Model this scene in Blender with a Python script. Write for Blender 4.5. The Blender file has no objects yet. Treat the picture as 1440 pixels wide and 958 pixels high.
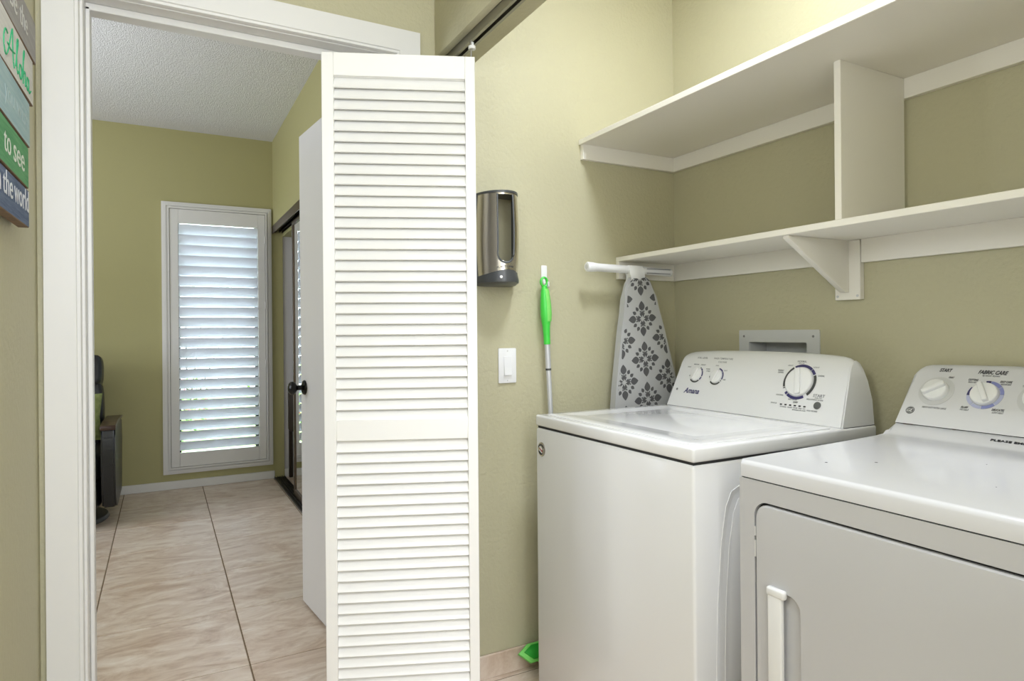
import bpy, bmesh, math, random
from mathutils import Matrix, Vector
random.seed(7)
scene = bpy.context.scene
PI = math.pi
# ------------------------------------------------------------------ camera
F_PX, YAW, ROLL, CY, CAM_H = 908.35, 0.496416, -0.0086919, 466.437, 1.19
fw = Vector((math.sin(YAW), math.cos(YAW), 0))
rt = Vector((math.cos(YAW), -math.sin(YAW), 0))
up = Vector((0, 0, 1))
r2 = rt * math.cos(ROLL) + up * math.sin(ROLL)
u2 = -rt * math.sin(ROLL) + up * math.cos(ROLL)
cam_d = bpy.data.cameras.new('camera')
cam = bpy.data.objects.new('camera', cam_d)
scene.collection.objects.link(cam)
cam_d.sensor_width = 36.0
cam_d.lens = F_PX / 1440 * 36
cam_d.shift_y = -(479 - CY) / 1440
cam_d.clip_start = 0.02
cam.matrix_world = Matrix(((r2.x, u2.x, -fw.x, 0), (r2.y, u2.y, -fw.y, 0), (r2.z, u2.z, -fw.z, CAM_H), (0, 0, 0, 1)))
scene.camera = cam
# ------------------------------------------------------------------ world, lights, exposure
world = bpy.data.worlds.new('world')
scene.world = world
world.use_nodes = True
wn = world.node_tree.nodes
wn['Background'].inputs[0].default_value = (0.80, 0.90, 1.0, 1)
wn['Background'].inputs[1].default_value = 9
scene.view_settings.view_transform = 'Standard'
scene.view_settings.look = 'None'
scene.view_settings.gamma = 1
scene.view_settings.use_curve_mapping = False
scene.view_settings.exposure = 0.09


def area_light(name, loc, size, power, color=(1, 1, 1), rot=(0, 0, 0), size_y=None):
    d = bpy.data.lights.new(name, 'AREA')
    d.energy = power
    d.color = color
    d.size = size
    if size_y:
        d.shape = 'RECTANGLE'
        d.size_y = size_y
    o = bpy.data.objects.new(name, d)
    o.location = loc
    o.rotation_euler = rot
    scene.collection.objects.link(o)
    return o


def globe_light(name, loc, radius, power, color=(1, .95, .87)):
    d = bpy.data.lights.new(name, 'POINT')
    d.energy = power
    d.color = color
    d.shadow_soft_size = radius
    o = bpy.data.objects.new(name, d)
    o.location = loc
    scene.collection.objects.link(o)
    return o


sun = bpy.data.objects.new('sun', bpy.data.lights.new('sun', 'SUN'))
sun.data.energy = 5.0
sun.data.angle = 0.02
sun.rotation_euler = (math.radians(-38), math.radians(25), 0)
scene.collection.objects.link(sun)
LC = (.82, .872, 1.0)
area_light('closet_lamp', (1.12, 1.05, 2.74), 0.26, 23, LC)
area_light('hall_fill', (0.20, 0.10, 2.74), 0.5, 10, LC)  # added fill from above the hall; no ceiling fixture is known here
area_light('hall_fill_rear', (0.28, -1.2, 2.74), 0.6, 26, LC)  # second unseen fill behind the camera, added for brightness
area_light('hall_end_fill', (0.30, -1.90, 1.75), 1.0, 33, LC, (math.radians(90), 0, 0), 1.3)  # added fill panel before the closed rear wall; no window there
area_light('hall_side_fill', (-.26, -1.0, 1.62), 1.15, 14, LC, (0, math.radians(-90), 0), 1.5)  # added side fill for the closet; the left wall has no doorway
globe_light('hall_point_fill', (-.10, .62, 1.72), 0.14, 16, LC)  # added point fill brightening the wall between the shelves; no real fixture
area_light('room_ceiling_fill', (-1.4, 3.6, 1.60), 0.9, 26, LC, (math.radians(180), 0, 0))  # added upward fill that lightens the far room's ceiling
area_light('room_side_fill', (-3.25, 3.8, 1.5), 1.6, 62, LC, (0, math.radians(-90), 0), 1.6)  # added fill from the unseen left side of the room; not a window


# ------------------------------------------------------------------ materials
def lin(c):
    return tuple((v / 255 / 12.92 if v / 255 <= .04045 else ((v / 255 + .055) / 1.055) ** 2.4) for v in c) + (1,)


def mat(name, rgb, rough=.5, metal=0, bump=None, coat=0, spec=.5, var=None):
    """bump=(scale, strength, distance[, detail]); var=(scale, rgb2) mottles the base colour"""
    m = bpy.data.materials.new(name)
    m.use_nodes = True
    nt = m.node_tree
    b = nt.nodes['Principled BSDF']
    b.inputs['Base Color'].default_value = lin(rgb)
    b.inputs['Roughness'].default_value = rough
    b.inputs['Metallic'].default_value = metal
    b.inputs['Coat Weight'].default_value = coat
    b.inputs['Coat Roughness'].default_value = .12
    b.inputs['Specular IOR Level'].default_value = spec
    tc = nt.nodes.new('ShaderNodeTexCoord')
    if bump:
        n = nt.nodes.new('ShaderNodeTexNoise')
        n.inputs['Scale'].default_value = bump[0]
        n.inputs['Detail'].default_value = bump[3] if len(bump) > 3 else 2
        nt.links.new(tc.outputs['Object'], n.inputs['Vector'])
        bp = nt.nodes.new('ShaderNodeBump')
        bp.inputs['Strength'].default_value = bump[1]
        bp.inputs['Distance'].default_value = bump[2]
        nt.links.new(n.outputs['Fac'], bp.inputs['Height'])
        nt.links.new(bp.outputs['Normal'], b.inputs['Normal'])
    if var:
        n = nt.nodes.new('ShaderNodeTexNoise')
        n.inputs['Scale'].default_value = var[0]
        n.inputs['Detail'].default_value = 5
        nt.links.new(tc.outputs['Object'], n.inputs['Vector'])
        mx = nt.nodes.new('ShaderNodeMix')
        mx.data_type = 'RGBA'
        mx.inputs[6].default_value = lin(rgb)
        mx.inputs[7].default_value = lin(var[1])
        nt.links.new(n.outputs['Fac'], mx.inputs[0])
        nt.links.new(mx.outputs[2], b.inputs['Base Color'])
    return m


M = {}
M['olive'] = mat('olive_wall_paint', (186, 181, 150), .6, bump=(70, .5, .005, 3))
M['olive_smooth'] = mat('olive_wall_paint_smooth', (172, 167, 118), .6, bump=(60, .12, .003, 3))
M['trim'] = mat('white_trim_paint', (222, 221, 217), .42, bump=(25, .04, .002))
M['shelf'] = mat('cream_shelf_paint', (236, 232, 221), .45, bump=(30, .06, .002))
M['bifold'] = mat('bifold_white_paint', (241, 240, 236), .42)
M['door'] = mat('door_white_paint', (214, 213, 211), .28, bump=(12, .03, .002))
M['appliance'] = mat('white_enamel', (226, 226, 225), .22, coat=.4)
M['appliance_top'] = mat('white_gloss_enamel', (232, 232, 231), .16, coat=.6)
M['dryer'] = mat('dryer_enamel_dimmed', (194, 194, 195), .26, coat=.3)  # white dryer greyed in the colour for the weaker light on it
M['dryer_top'] = mat('dryer_top_enamel_dimmed', (212, 212, 213), .16, coat=.5)  # top's stronger light put into the colour: less grey than the body
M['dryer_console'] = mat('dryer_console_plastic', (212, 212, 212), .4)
M['plastic_white'] = mat('white_plastic', (230, 230, 228), .35)
M['console'] = mat('console_white_plastic', (226, 226, 225), .38)
M['knob_white'] = mat('white_knob_plastic', (232, 232, 230), .3)
M['dark_gap'] = mat('dark_seam', (40, 40, 40), .7)
M['grey_text'] = mat('grey_print', (128, 128, 130), .5)
M['dark_text'] = mat('dark_print', (44, 44, 48), .5)
M['navy'] = mat('navy_print', (58, 54, 104), .5)
M['char'] = mat('charcoal_print', (66, 67, 66), .5)
M['peri'] = mat('periwinkle_print', (138, 144, 196), .5)
M['pale_peri'] = mat('pale_periwinkle_print', (182, 186, 214), .5)
M['ring_grey'] = mat('light_grey_print', (203, 203, 201), .5)
M['btn'] = mat('grey_rubber_button', (92, 93, 90), .5)
M['bronze'] = mat('bronze_aluminium', (92, 80, 68), .38, metal=.6)
M['bronze_dark'] = mat('dark_bronze_aluminium', (45, 42, 36), .4, metal=.5)
M['black_metal'] = mat('black_bronze_knob', (34, 34, 33), .25, metal=.8)
M['mirror'] = mat('mirror_glass', (236, 238, 238), .01, metal=1)
M['steel'] = mat('polished_steel', (206, 200, 190), .24, metal=1)
M['steel_grey'] = mat('steel_roller', (150, 148, 140), .3, metal=1)
M['grey_plastic'] = mat('dark_grey_plastic', (72, 74, 74), .35)
M['alu'] = mat('aluminium_tube', (204, 205, 206), .35, metal=.35)
M['green'] = mat('bright_green_plastic', (70, 205, 72), .35)
M['lime'] = mat('lime_green_rubber', (124, 214, 100), .5)
M['green_dark'] = mat('deep_green_plastic', (32, 160, 40), .4)
M['board_cloth'] = mat('grey_board_cloth', (176, 176, 174), .85, bump=(400, .2, .001))
M['damask'] = mat('dark_damask_print', (84, 84, 84), .85)
M['leather'] = mat('black_leather', (22, 24, 25), .36, bump=(60, .25, .004, 4))
M['wood_brown'] = mat('brown_wood', (70, 48, 36), .3, var=(14, (48, 32, 24)))
M['dark_wood'] = mat('dark_brown_wood', (46, 36, 26), .4)
M['brown_edge'] = mat('raw_wood_edge', (142, 112, 84), .8, var=(40, (92, 80, 66)))
M['popcorn'] = mat('popcorn_ceiling', (232, 232, 230), .95, bump=(150, 1.0, .014, 5))
M['flat_ceiling'] = mat('flat_ceiling_paint', (225, 222, 212), .9)
M['grout'] = mat('tan_grout', (126, 108, 84), .95, bump=(200, .2, .002))
M['box_grey'] = mat('outlet_box_white', (206, 207, 206), .4)
M['closet_paint'] = mat('pale_closet_paint', (206, 204, 204), .6)
M['leaf_a'] = mat('leaf_green', (96, 150, 52), .6)
M['leaf_b'] = mat('leaf_lime', (150, 190, 80), .6)
M['petal'] = mat('petal_pink', (214, 92, 96), .6)
M['grass'] = mat('grass_green', (110, 146, 70), .9, var=(3, (150, 170, 90)))
M['bark'] = mat('bark', (92, 76, 60), .9)
M['paver'] = mat('patio_concrete', (188, 180, 170), .9)


def plank_mat(name, rgb, rgb2):
    m = mat(name, rgb, .75)
    nt = m.node_tree
    b = nt.nodes['Principled BSDF']
    tc = nt.nodes.new('ShaderNodeTexCoord')
    mp = nt.nodes.new('ShaderNodeMapping')
    mp.inputs['Scale'].default_value = (20, 3, 60)
    n = nt.nodes.new('ShaderNodeTexNoise')
    n.inputs['Scale'].default_value = 2
    n.inputs['Detail'].default_value = 8
    n.inputs['Roughness'].default_value = .7
    cr = nt.nodes.new('ShaderNodeValToRGB')
    cr.color_ramp.elements[0].position = .42
    cr.color_ramp.elements[1].position = .72
    cr.color_ramp.elements[0].color = lin(rgb)
    cr.color_ramp.elements[1].color = lin(rgb2)
    nt.links.new(tc.outputs['Object'], mp.inputs['Vector'])
    nt.links.new(mp.outputs['Vector'], n.inputs['Vector'])
    nt.links.new(n.outputs['Fac'], cr.inputs['Fac'])
    nt.links.new(cr.outputs['Color'], b.inputs['Base Color'])
    return m


def tile_mat():
    m = bpy.data.materials.new('travertine_tile')
    m.use_nodes = True
    nt = m.node_tree
    N = nt.nodes.new
    b = nt.nodes['Principled BSDF']
    b.inputs['Roughness'].default_value = .34
    tc = N('ShaderNodeTexCoord')
    oi = N('ShaderNodeObjectInfo')
    cb = N('ShaderNodeCombineXYZ')
    for i in range(3):
        mu = N('ShaderNodeMath')
        mu.operation = 'MULTIPLY'
        mu.inputs[1].default_value = (37.0, 91.0, 13.0)[i]
        nt.links.new(oi.outputs['Random'], mu.inputs[0])
        nt.links.new(mu.outputs[0], cb.inputs[i])
    add = N('ShaderNodeVectorMath')
    nt.links.new(tc.outputs['Object'], add.inputs[0])
    nt.links.new(cb.outputs[0], add.inputs[1])
    mp = N('ShaderNodeMapping')
    mp.inputs['Scale'].default_value = (1.0, 2.1, 1)
    nt.links.new(add.outputs[0], mp.inputs['Vector'])
    n1 = N('ShaderNodeTexNoise')
    n1.inputs['Scale'].default_value = 3.2
    n1.inputs['Detail'].default_value = 9
    n1.inputs['Roughness'].default_value = .68
    n1.inputs['Distortion'].default_value = 1.6
    nt.links.new(mp.outputs[0], n1.inputs['Vector'])
    r = N('ShaderNodeValToRGB')
    e = r.color_ramp.elements
    e[0].position = .28
    e[0].color = lin((176, 148, 124))
    e[1].position = .72
    e[1].color = lin((236, 226, 214))
    x = e.new(.45)
    x.color = lin((206, 186, 166))
    x = e.new(.58)
    x.color = lin((222, 207, 190))
    nt.links.new(n1.outputs['Fac'], r.inputs['Fac'])
    n2 = N('ShaderNodeTexNoise')
    n2.inputs['Scale'].default_value = 14
    n2.inputs['Detail'].default_value = 6
    nt.links.new(mp.outputs[0], n2.inputs['Vector'])
    r2_ = N('ShaderNodeValToRGB')
    r2_.color_ramp.elements[0].position = .55
    r2_.color_ramp.elements[1].position = .75
    r2_.color_ramp.elements[0].color = (0, 0, 0, 1)
    r2_.color_ramp.elements[1].color = (1, 1, 1, 1)
    nt.links.new(n2.outputs['Fac'], r2_.inputs['Fac'])
    mx = N('ShaderNodeMix')
    mx.data_type = 'RGBA'
    mx.inputs[7].default_value = lin((168, 140, 116))
    sc = N('ShaderNodeMath')
    sc.operation = 'MULTIPLY'
    sc.inputs[1].default_value = .55
    nt.links.new(r2_.outputs['Color'], sc.inputs[0])
    nt.links.new(sc.outputs[0], mx.inputs[0])
    nt.links.new(r.outputs['Color'], mx.inputs[6])
    nt.links.new(mx.outputs[2], b.inputs['Base Color'])
    bp = N('ShaderNodeBump')
    bp.inputs['Strength'].default_value = .15
    bp.inputs['Distance'].default_value = .004
    nt.links.new(n1.outputs['Fac'], bp.inputs['Height'])
    nt.links.new(bp.outputs['Normal'], b.inputs['Normal'])
    return m


M['tile'] = tile_mat()


def glass_mat():
    m = bpy.data.materials.new('window_glass')
    m.use_nodes = True
    nt = m.node_tree
    b = nt.nodes['Principled BSDF']
    b.inputs['Base Color'].default_value = (.95, 1, .98, 1)
    b.inputs['Roughness'].default_value = 0
    b.inputs['Transmission Weight'].default_value = 1
    b.inputs['IOR'].default_value = 1.45
    return m


M['glass'] = glass_mat()



def slat_mat():
    m = mat('shutter_slat_glow', (226, 228, 234), .4)
    nt = m.node_tree
    out = [n for n in nt.nodes if n.type == 'OUTPUT_MATERIAL'][0]
    tr = nt.nodes.new('ShaderNodeBsdfTranslucent')  # translucency and cool tint added to give the slats a backlit glow
    tr.inputs['Color'].default_value = (.93, .94, 1, 1)
    mx = nt.nodes.new('ShaderNodeMixShader')
    mx.inputs[0].default_value = .28
    nt.links.new(nt.nodes['Principled BSDF'].outputs[0], mx.inputs[1])
    nt.links.new(tr.outputs[0], mx.inputs[2])
    nt.links.new(mx.outputs[0], out.inputs['Surface'])
    return m


M['slat'] = slat_mat()
# ------------------------------------------------------------------ helpers
WM = {}


def thing(name, label, cat, loc=(0, 0, 0), rotz=0, group=None, kind=None, mw=None):
    o = bpy.data.objects.new(name, None)
    o.empty_display_size = .1
    scene.collection.objects.link(o)
    mtx = mw if mw is not None else Matrix.Translation(loc) @ Matrix.Rotation(rotz, 4, 'Z')
    o.matrix_world = mtx
    WM[o.name] = mtx
    o['label'] = label
    o['category'] = cat
    if group:
        o['group'] = group
    if kind:
        o['kind'] = kind
    return o


def obj(name, bm, m, parent=None, label=None, cat=None, local=False, kind=None, origin=None, smooth=40, group=None, loc=None):
    """links one mesh; vertices are given in world space (or in the parent's space when local)"""
    if isinstance(bm, bpy.types.Mesh):
        me = bm
    else:
        me = bpy.data.meshes.new(name)
        bmesh.ops.recalc_face_normals(bm, faces=bm.faces)
        bm.to_mesh(me)
        bm.free()
        if smooth:
            me.shade_smooth()
            me.set_sharp_from_angle(angle=math.radians(smooth))
    if m is not None and not me.materials:
        me.materials.append(m)
    o = bpy.data.objects.new(name, me)
    scene.collection.objects.link(o)
    if parent is not None:
        base = WM[parent.name]
        if not local:
            me.transform(base.inverted())
        o.parent = parent
        WM[o.name] = base
        if loc is not None:
            o.location = loc
    else:
        if origin is not None:
            me.transform(Matrix.Translation(origin).inverted())
            o.location = origin
            WM[o.name] = Matrix.Translation(origin)
        else:
            WM[o.name] = Matrix.Identity(4)
    if label:
        o['label'] = label
    if cat:
        o['category'] = cat
    if kind:
        o['kind'] = kind
    if group:
        o['group'] = group
    return o


def copy_part(src, parent, loc):
    c = src.copy()
    scene.collection.objects.link(c)
    c.parent = parent
    c.location = loc
    return c


def B():
    return bmesh.new()


def box(bm, x0, x1, y0, y1, z0, z1, bev=0, seg=2, mtx=None):
    vs = [bm.verts.new(v) for v in ((x0, y0, z0), (x1, y0, z0), (x1, y1, z0), (x0, y1, z0), (x0, y0, z1), (x1, y0, z1), (x1, y1, z1), (x0, y1, z1))]
    fs = [bm.faces.new([vs[i] for i in f]) for f in ((0, 3, 2, 1), (4, 5, 6, 7), (0, 1, 5, 4), (1, 2, 6, 5), (2, 3, 7, 6), (3, 0, 4, 7))]
    geo = set(vs)
    if bev:
        es = list({e for f in fs for e in f.edges})
        r = bmesh.ops.bevel(bm, geom=es, offset=bev, segments=seg, profile=.5, affect='EDGES')
        geo = {v for v in bm.verts if v.is_valid and (v in r['verts'] or v in geo)}
    if mtx is not None:
        bmesh.ops.transform(bm, matrix=mtx, verts=[v for v in geo if v.is_valid])
    return bm


def prism(bm, pts, d, bev=0):
    """closed outline pts (3-D) pushed along vector d"""
    d = Vector(d)
    a = [bm.verts.new(p) for p in pts]
    b = [bm.verts.new(Vector(p) + d) for p in pts]
    n = len(pts)
    fs = [bm.faces.new(a), bm.faces.new(b[::-1])]
    for i in range(n):
        fs.append(bm.faces.new((a[i], a[(i + 1) % n], b[(i + 1) % n], b[i])))
    if bev:
        es = list({e for f in fs[:2] for e in f.edges})
        bmesh.ops.bevel(bm, geom=es, offset=bev, segments=2, profile=.5, affect='EDGES')
    return bm


def ring(bm, outer, inner, d):
    """plate with a hole: two outlines of equal point count, pushed along d"""
    d = Vector(d)
    o0 = [bm.verts.new(p) for p in outer]
    i0 = [bm.verts.new(p) for p in inner]
    o1 = [bm.verts.new(Vector(p) + d) for p in outer]
    i1 = [bm.verts.new(Vector(p) + d) for p in inner]
    n = len(outer)
    for k in range(n):
        j = (k + 1) % n
        bm.faces.new((o0[k], o0[j], i0[j], i0[k]))
        bm.faces.new((o1[k], i1[k], i1[j], o1[j]))
        bm.faces.new((o0[k], o1[k], o1[j], o0[j]))
        bm.faces.new((i0[k], i0[j], i1[j], i1[k]))
    return bm


def rrect(a0, a1, b0, b1, r, n=6):
    """rounded rectangle as (a, b) pairs"""
    out = []
    for ca, cb, t0 in ((a1 - r, b1 - r, 0), (a0 + r, b1 - r, 90), (a0 + r, b0 + r, 180), (a1 - r, b0 + r, 270)):
        for k in range(n + 1):
            t = math.radians(t0 + 90 * k / n)
            out.append((ca + r * math.cos(t), cb + r * math.sin(t)))
    return out


def tube(bm, pts, rad, n=12, cap=True):
    """round tube through pts; rad a number or one per point"""
    pts = [Vector(p) for p in pts]
    if not isinstance(rad, (list, tuple)):
        rad = [rad] * len(pts)
    rings = []
    for i, p in enumerate(pts):
        t = (pts[min(i + 1, len(pts) - 1)] - pts[max(i - 1, 0)]).normalized()
        a = Vector((0, 0, 1)) if abs(t.z) < .9 else Vector((1, 0, 0))
        u = t.cross(a).normalized()
        v = t.cross(u)
        rings.append([bm.verts.new(p + (u * math.cos(2 * PI * k / n) + v * math.sin(2 * PI * k / n)) * rad[i]) for k in range(n)])
    for i in range(len(rings) - 1):
        for k in range(n):
            bm.faces.new((rings[i][k], rings[i][(k + 1) % n], rings[i + 1][(k + 1) % n], rings[i + 1][k]))
    if cap:
        bm.faces.new(rings[0][::-1])
        bm.faces.new(rings[-1])
    return bm


def lathe(bm, prof, mtx, n=32):
    """prof: (radius, height) pairs about local Z, placed by mtx"""
    rings = []
    for r, h in prof:
        if r < 1e-5:
            rings.append([bm.verts.new(mtx @ Vector((0, 0, h)))])
        else:
            rings.append([bm.verts.new(mtx @ Vector((r * math.cos(2 * PI * k / n), r * math.sin(2 * PI * k / n), h))) for k in range(n)])
    for a, b in zip(rings[:-1], rings[1:]):
        for k in range(n):
            j = (k + 1) % n
            if len(a) == 1 and len(b) == 1:
                continue
            if len(a) == 1:
                bm.faces.new((a[0], b[k], b[j]))
            elif len(b) == 1:
                bm.faces.new((a[k], a[j], b[0]))
            else:
                bm.faces.new((a[k], a[j], b[j], b[k]))
    return bm


def arc_band(bm, r0, r1, t0, t1, mtx, n=10, h=.0005):
    """flat printed arc between two radii, degrees, about local Z"""
    pts = []
    for k in range(n + 1):
        t = math.radians(t0 + (t1 - t0) * k / n)
        pts.append((r1 * math.cos(t), r1 * math.sin(t)))
    for k in range(n, -1, -1):
        t = math.radians(t0 + (t1 - t0) * k / n)
        pts.append((r0 * math.cos(t), r0 * math.sin(t)))
    a = [bm.verts.new(mtx @ Vector((x, y, 0))) for x, y in pts]
    b = [bm.verts.new(mtx @ Vector((x, y, h))) for x, y in pts]
    m = len(pts)
    for k in range(n):
        for L, rev in ((a, 1), (b, 0)):
            q = [L[k], L[k + 1], L[m - 2 - k], L[m - 1 - k]]
            bm.faces.new(q[::-1] if rev else q)
    for k in range(m):
        j = (k + 1) % m
        bm.faces.new((a[k], a[j], b[j], b[k]))
    return bm


def frame(o, u, v):
    """matrix whose X is u, Y is v, Z their cross product, at o"""
    u = Vector(u).normalized()
    v = Vector(v).normalized()
    w = u.cross(v).normalized()
    return Matrix(((u.x, v.x, w.x, o[0]), (u.y, v.y, w.y, o[1]), (u.z, v.z, w.z, o[2]), (0, 0, 0, 1)))


def text_bm(bm, s, mtx, size, width=None, align='LEFT', shear=0, bold=0, height=.0004):
    cu = bpy.data.curves.new('txt', 'FONT')
    cu.body = s
    cu.size = 1
    cu.shear = shear
    cu.offset = bold
    cu.extrude = .001
    cu.resolution_u = 3
    o = bpy.data.objects.new('txt', cu)
    scene.collection.objects.link(o)
    dg = bpy.context.evaluated_depsgraph_get()
    me = bpy.data.meshes.new_from_object(o.evaluated_get(dg))
    xs = [v.co.x for v in me.vertices]
    x0, x1 = min(xs), max(xs)
    sx = (width / (x1 - x0)) if width else size
    ax = {'LEFT': x0, 'RIGHT': x1, 'CENTER': (x0 + x1) / 2}[align]
    T = mtx @ Matrix.Diagonal((sx, size, height / .002, 1)) @ Matrix.Translation((-ax, 0, .001))
    me.transform(T)
    bm.from_mesh(me)
    bpy.data.objects.remove(o)
    bpy.data.curves.remove(cu)
    bpy.data.meshes.remove(me)
    return bm


def struct(name, bm, m, label, cat='wall', **k):
    return obj(name, bm, m, None, label, cat, kind='structure', **k)


# ------------------------------------------------------------------ room shell
CEIL = 2.77
XL, XB, YW, YF = -0.275, 1.84, 2.0, 5.613     # hall left wall, closet back wall, door wall, far wall

fl = struct('floor', box(B(), -3.4, 1.95, -2.1, 6.0, -.06, -.0025), M['grout'], 'beige travertine tile floor with tan grout running through the doorway', 'floor')
tb = B()
TP, GAP = .528, .0055
box(tb, GAP / 2, TP - GAP / 2, GAP / 2, TP - GAP / 2, -.011, 0)
bmesh.ops.bevel(tb, geom=[e for e in tb.edges if all(abs(v.co.z) < 1e-6 for v in e.verts)], offset=.0015, segments=1, affect='EDGES')
tile_me = None
zones = ((-.275, 1.86, -2.0, 2.0), (-.175, .63, 1.9, 2.2), (-3.3, .82, 2.14, 5.65), (.8, 1.5, 3.2, 5.65))
for i in range(-6, 5):
    for j in range(-8, 8):
        x, y = .270 + (i - 1) * TP - TP + TP, 3.0255 + (j - 1) * TP
        if not any(x + TP > a and x < b and y + TP > c and y < d for a, b, c, d in zones):
            continue
        if tile_me is None:
            o = obj('tile', tb, M['tile'], fl, local=True, loc=(x, y, 0), smooth=0)
            tile_me = o
        else:
            copy_part(tile_me, fl, (x, y, 0))

struct('wall_left', box(B(), XL - .12, XL, -2.0, YW, 0, CEIL), M['olive'], 'olive wall at the left edge carrying the plank sign')
# wall with the doorway (Y 2.0 - 2.14), opening x -.195 .. .65, z up to 2.098
w = B()
box(w, XL - .12, -.195, YW, YW + .14, 0, CEIL)
box(w, -.195, .65, YW, YW + .14, 2.098, CEIL)
box(w, .65, XB + .12, YW, YW + .14, 0, CEIL)
struct('wall_front', w, M['olive'], 'olive wall around the doorway and behind the paper towel holder')
# laundry closet shell; the outlet box sits in a hole of the back wall
w = B()
ya, yb, za, zb = 1.384, 1.621, 1.0, 1.148
box(w, XB, XB + .12, .13, ya, 0, CEIL)
box(w, XB, XB + .12, yb, YW, 0, CEIL)
box(w, XB, XB + .12, ya, yb, 0, za)
box(w, XB, XB + .12, ya, yb, zb, CEIL)
struct('wall_back', w, M['olive'], 'olive back wall of the laundry closet behind shelves and machines')
struct('wall_right', box(B(), .80, XB + .12, .01, .13, 0, CEIL), M['olive'], 'olive end wall of the laundry closet beside the dryer')
struct('wall_header', box(B(), .80, .937, .13, YW, 2.097, CEIL, .006), M['olive'], 'olive header wall above the open laundry closet')
struct('wall_hall', box(B(), .80, .937, -2.0, .01, 0, CEIL), M['olive'], 'olive hall wall beyond the closet opening')
struct('wall_rear', box(B(), XL - .12, .937, -2.12, -2.0, 0, CEIL), M['olive'], 'olive wall closing the hall behind the viewer')
# far room shell
w = B()
wx0, wx1, wz0, wz1 = .045, .752, .155, 2.17
box(w, -3.4, wx0, YF, YF + .14, 0, CEIL)
box(w, wx1, .884, YF, YF + .14, 0, CEIL)
box(w, wx0, wx1, YF, YF + .14, 0, wz0)
box(w, wx0, wx1, YF, YF + .14, wz1, CEIL)
struct('wall_far', w, M['olive_smooth'], 'olive far wall holding the tall shuttered window')
struct('wall_closet_end', box(B(), .884, 1.6, YF + .012, YF + .14, 0, CEIL), M['closet_paint'], 'pale end wall inside the closet of the far room')
w = B()
box(w, .808, .884, 2.14, 3.15, 0, CEIL)
box(w, .808, .884, 3.15, YF, 2.075, CEIL)
struct('wall_closet_front', w, M['olive_smooth'], 'olive right wall of the far room above the mirrored closet')
w = B()
box(w, 1.5, 1.6, 3.05, YF + .012, 0, 2.06)
box(w, .884, 1.5, 3.05, 3.15, 0, 2.06)
struct('wall_closet_back', w, M['closet_paint'], 'pale back wall inside the closet of the far room')
struct('ceiling_closet', box(B(), .884, 1.6, 3.05, YF + .012, 1.995, 2.075), M['olive_smooth'], 'low olive ceiling inside the closet of the far room', 'ceiling')
struct('wall_room_left', box(B(), -3.5, -3.4, 2.0, YF + .14, 0, CEIL), M['olive_smooth'], 'olive left wall of the far room')
struct('wall_room_near', box(B(), -3.4, XL - .12, YW, YW + .14, 0, CEIL), M['olive_smooth'], 'olive near wall of the far room')
struct('ceiling', box(B(), -3.5, XB + .12, YW + .07, YF + .14, CEIL, CEIL + .08), M['popcorn'], 'white popcorn textured ceiling of the far room', 'ceiling')
struct('ceiling_hall', box(B(), XL - .12, XB + .12, -2.12, YW + .07, CEIL, CEIL + .08), M['flat_ceiling'], 'pale flat ceiling above hall and laundry closet', 'ceiling')


# ------------------------------------------------------------------ baseboards
def baseboard(name, x0, x1, y0, y1, h, m, label):
    b = B()
    box(b, x0, x1, y0, y1, 0, h, .003, 1)
    return struct(name, b, m, label, 'baseboard')


baseboard('baseboard_far', -3.4, .806, YF - .013, YF, .064, M['trim'], 'low white baseboard under the shuttered window')
baseboard('baseboard_closet', .886, 1.5, YF, YF + .012, .064, M['trim'], 'white baseboard inside the far closet')
bb = struct('baseboard_front', box(B(), .94, XB - .002, YW - .006, YW, 0, .0795), M['grout'], 'travertine tile baseboard at the foot of the wall beside the washer', 'baseboard')
for k, (a, b_) in enumerate(((.94, 1.268), (1.271, 1.578), (1.581, 1.838))):
    obj('tile', box(B(), a, b_, YW - .0105, YW - .001, 0, .080, .0015, 1), M['tile'], bb)

# ------------------------------------------------------------------ doorway casing (trim_1)
tr = thing('trim_1', 'white casing and jamb around the open doorway', 'door frame', (.22, 2.0, 0), kind='structure')
prof = [(0, 0), (0, -.021), (.068, -.021), (.070, -.017), (.077, -.017), (.0795, -.010), (.0795, 0)]   # outer edge -> inner edge
OX, IXr, TOPZ = -.2605, .716, 2.160


def casing_leg(xo, sgn):
    b = B()
    pts = [(xo + sgn * a, YW + d, 0) for a, d in prof]
    top = [(xo + sgn * a, YW + d, TOPZ - a) for a, d in prof]
    A = [b.verts.new(p) for p in pts]
    T = [b.verts.new(p) for p in top]
    n = len(A)
    for i in range(n):
        j = (i + 1) % n
        b.faces.new((A[i], A[j], T[j], T[i]))
    b.faces.new(A)
    b.faces.new(T)
    return b


obj('casing_leg', casing_leg(OX, 1), M['trim'], tr)
XR = .743
obj('casing_leg', casing_leg(XR, -1), M['trim'], tr)
b = B()
A = [b.verts.new((OX + a, YW + d, TOPZ - a)) for a, d in prof]
T = [b.verts.new((XR - a, YW + d, TOPZ - a)) for a, d in prof]
for i in range(len(A)):
    j = (i + 1) % len(A)
    b.faces.new((A[i], A[j], T[j], T[i]))
b.faces.new(A)
b.faces.new(T)
obj('casing_head', b, M['trim'], tr)
b = B()
box(b, -.194, -.174, YW - .001, YW + .141, 0, 2.078, .002, 1)
obj('side_jamb', b, M['trim'], tr)
obj('side_jamb', box(B(), .629, .649, YW - .001, YW + .141, 0, 2.078, .002, 1), M['trim'], tr)
obj('head_jamb', box(B(), -.194, .649, YW - .001, YW + .141, 2.078, 2.097, .002, 1), M['trim'], tr)
obj('door_stop', box(B(), -.174, -.163, YW + .048, YW + .094, 0, 2.067, .002, 1), M['trim'], tr)
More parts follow.
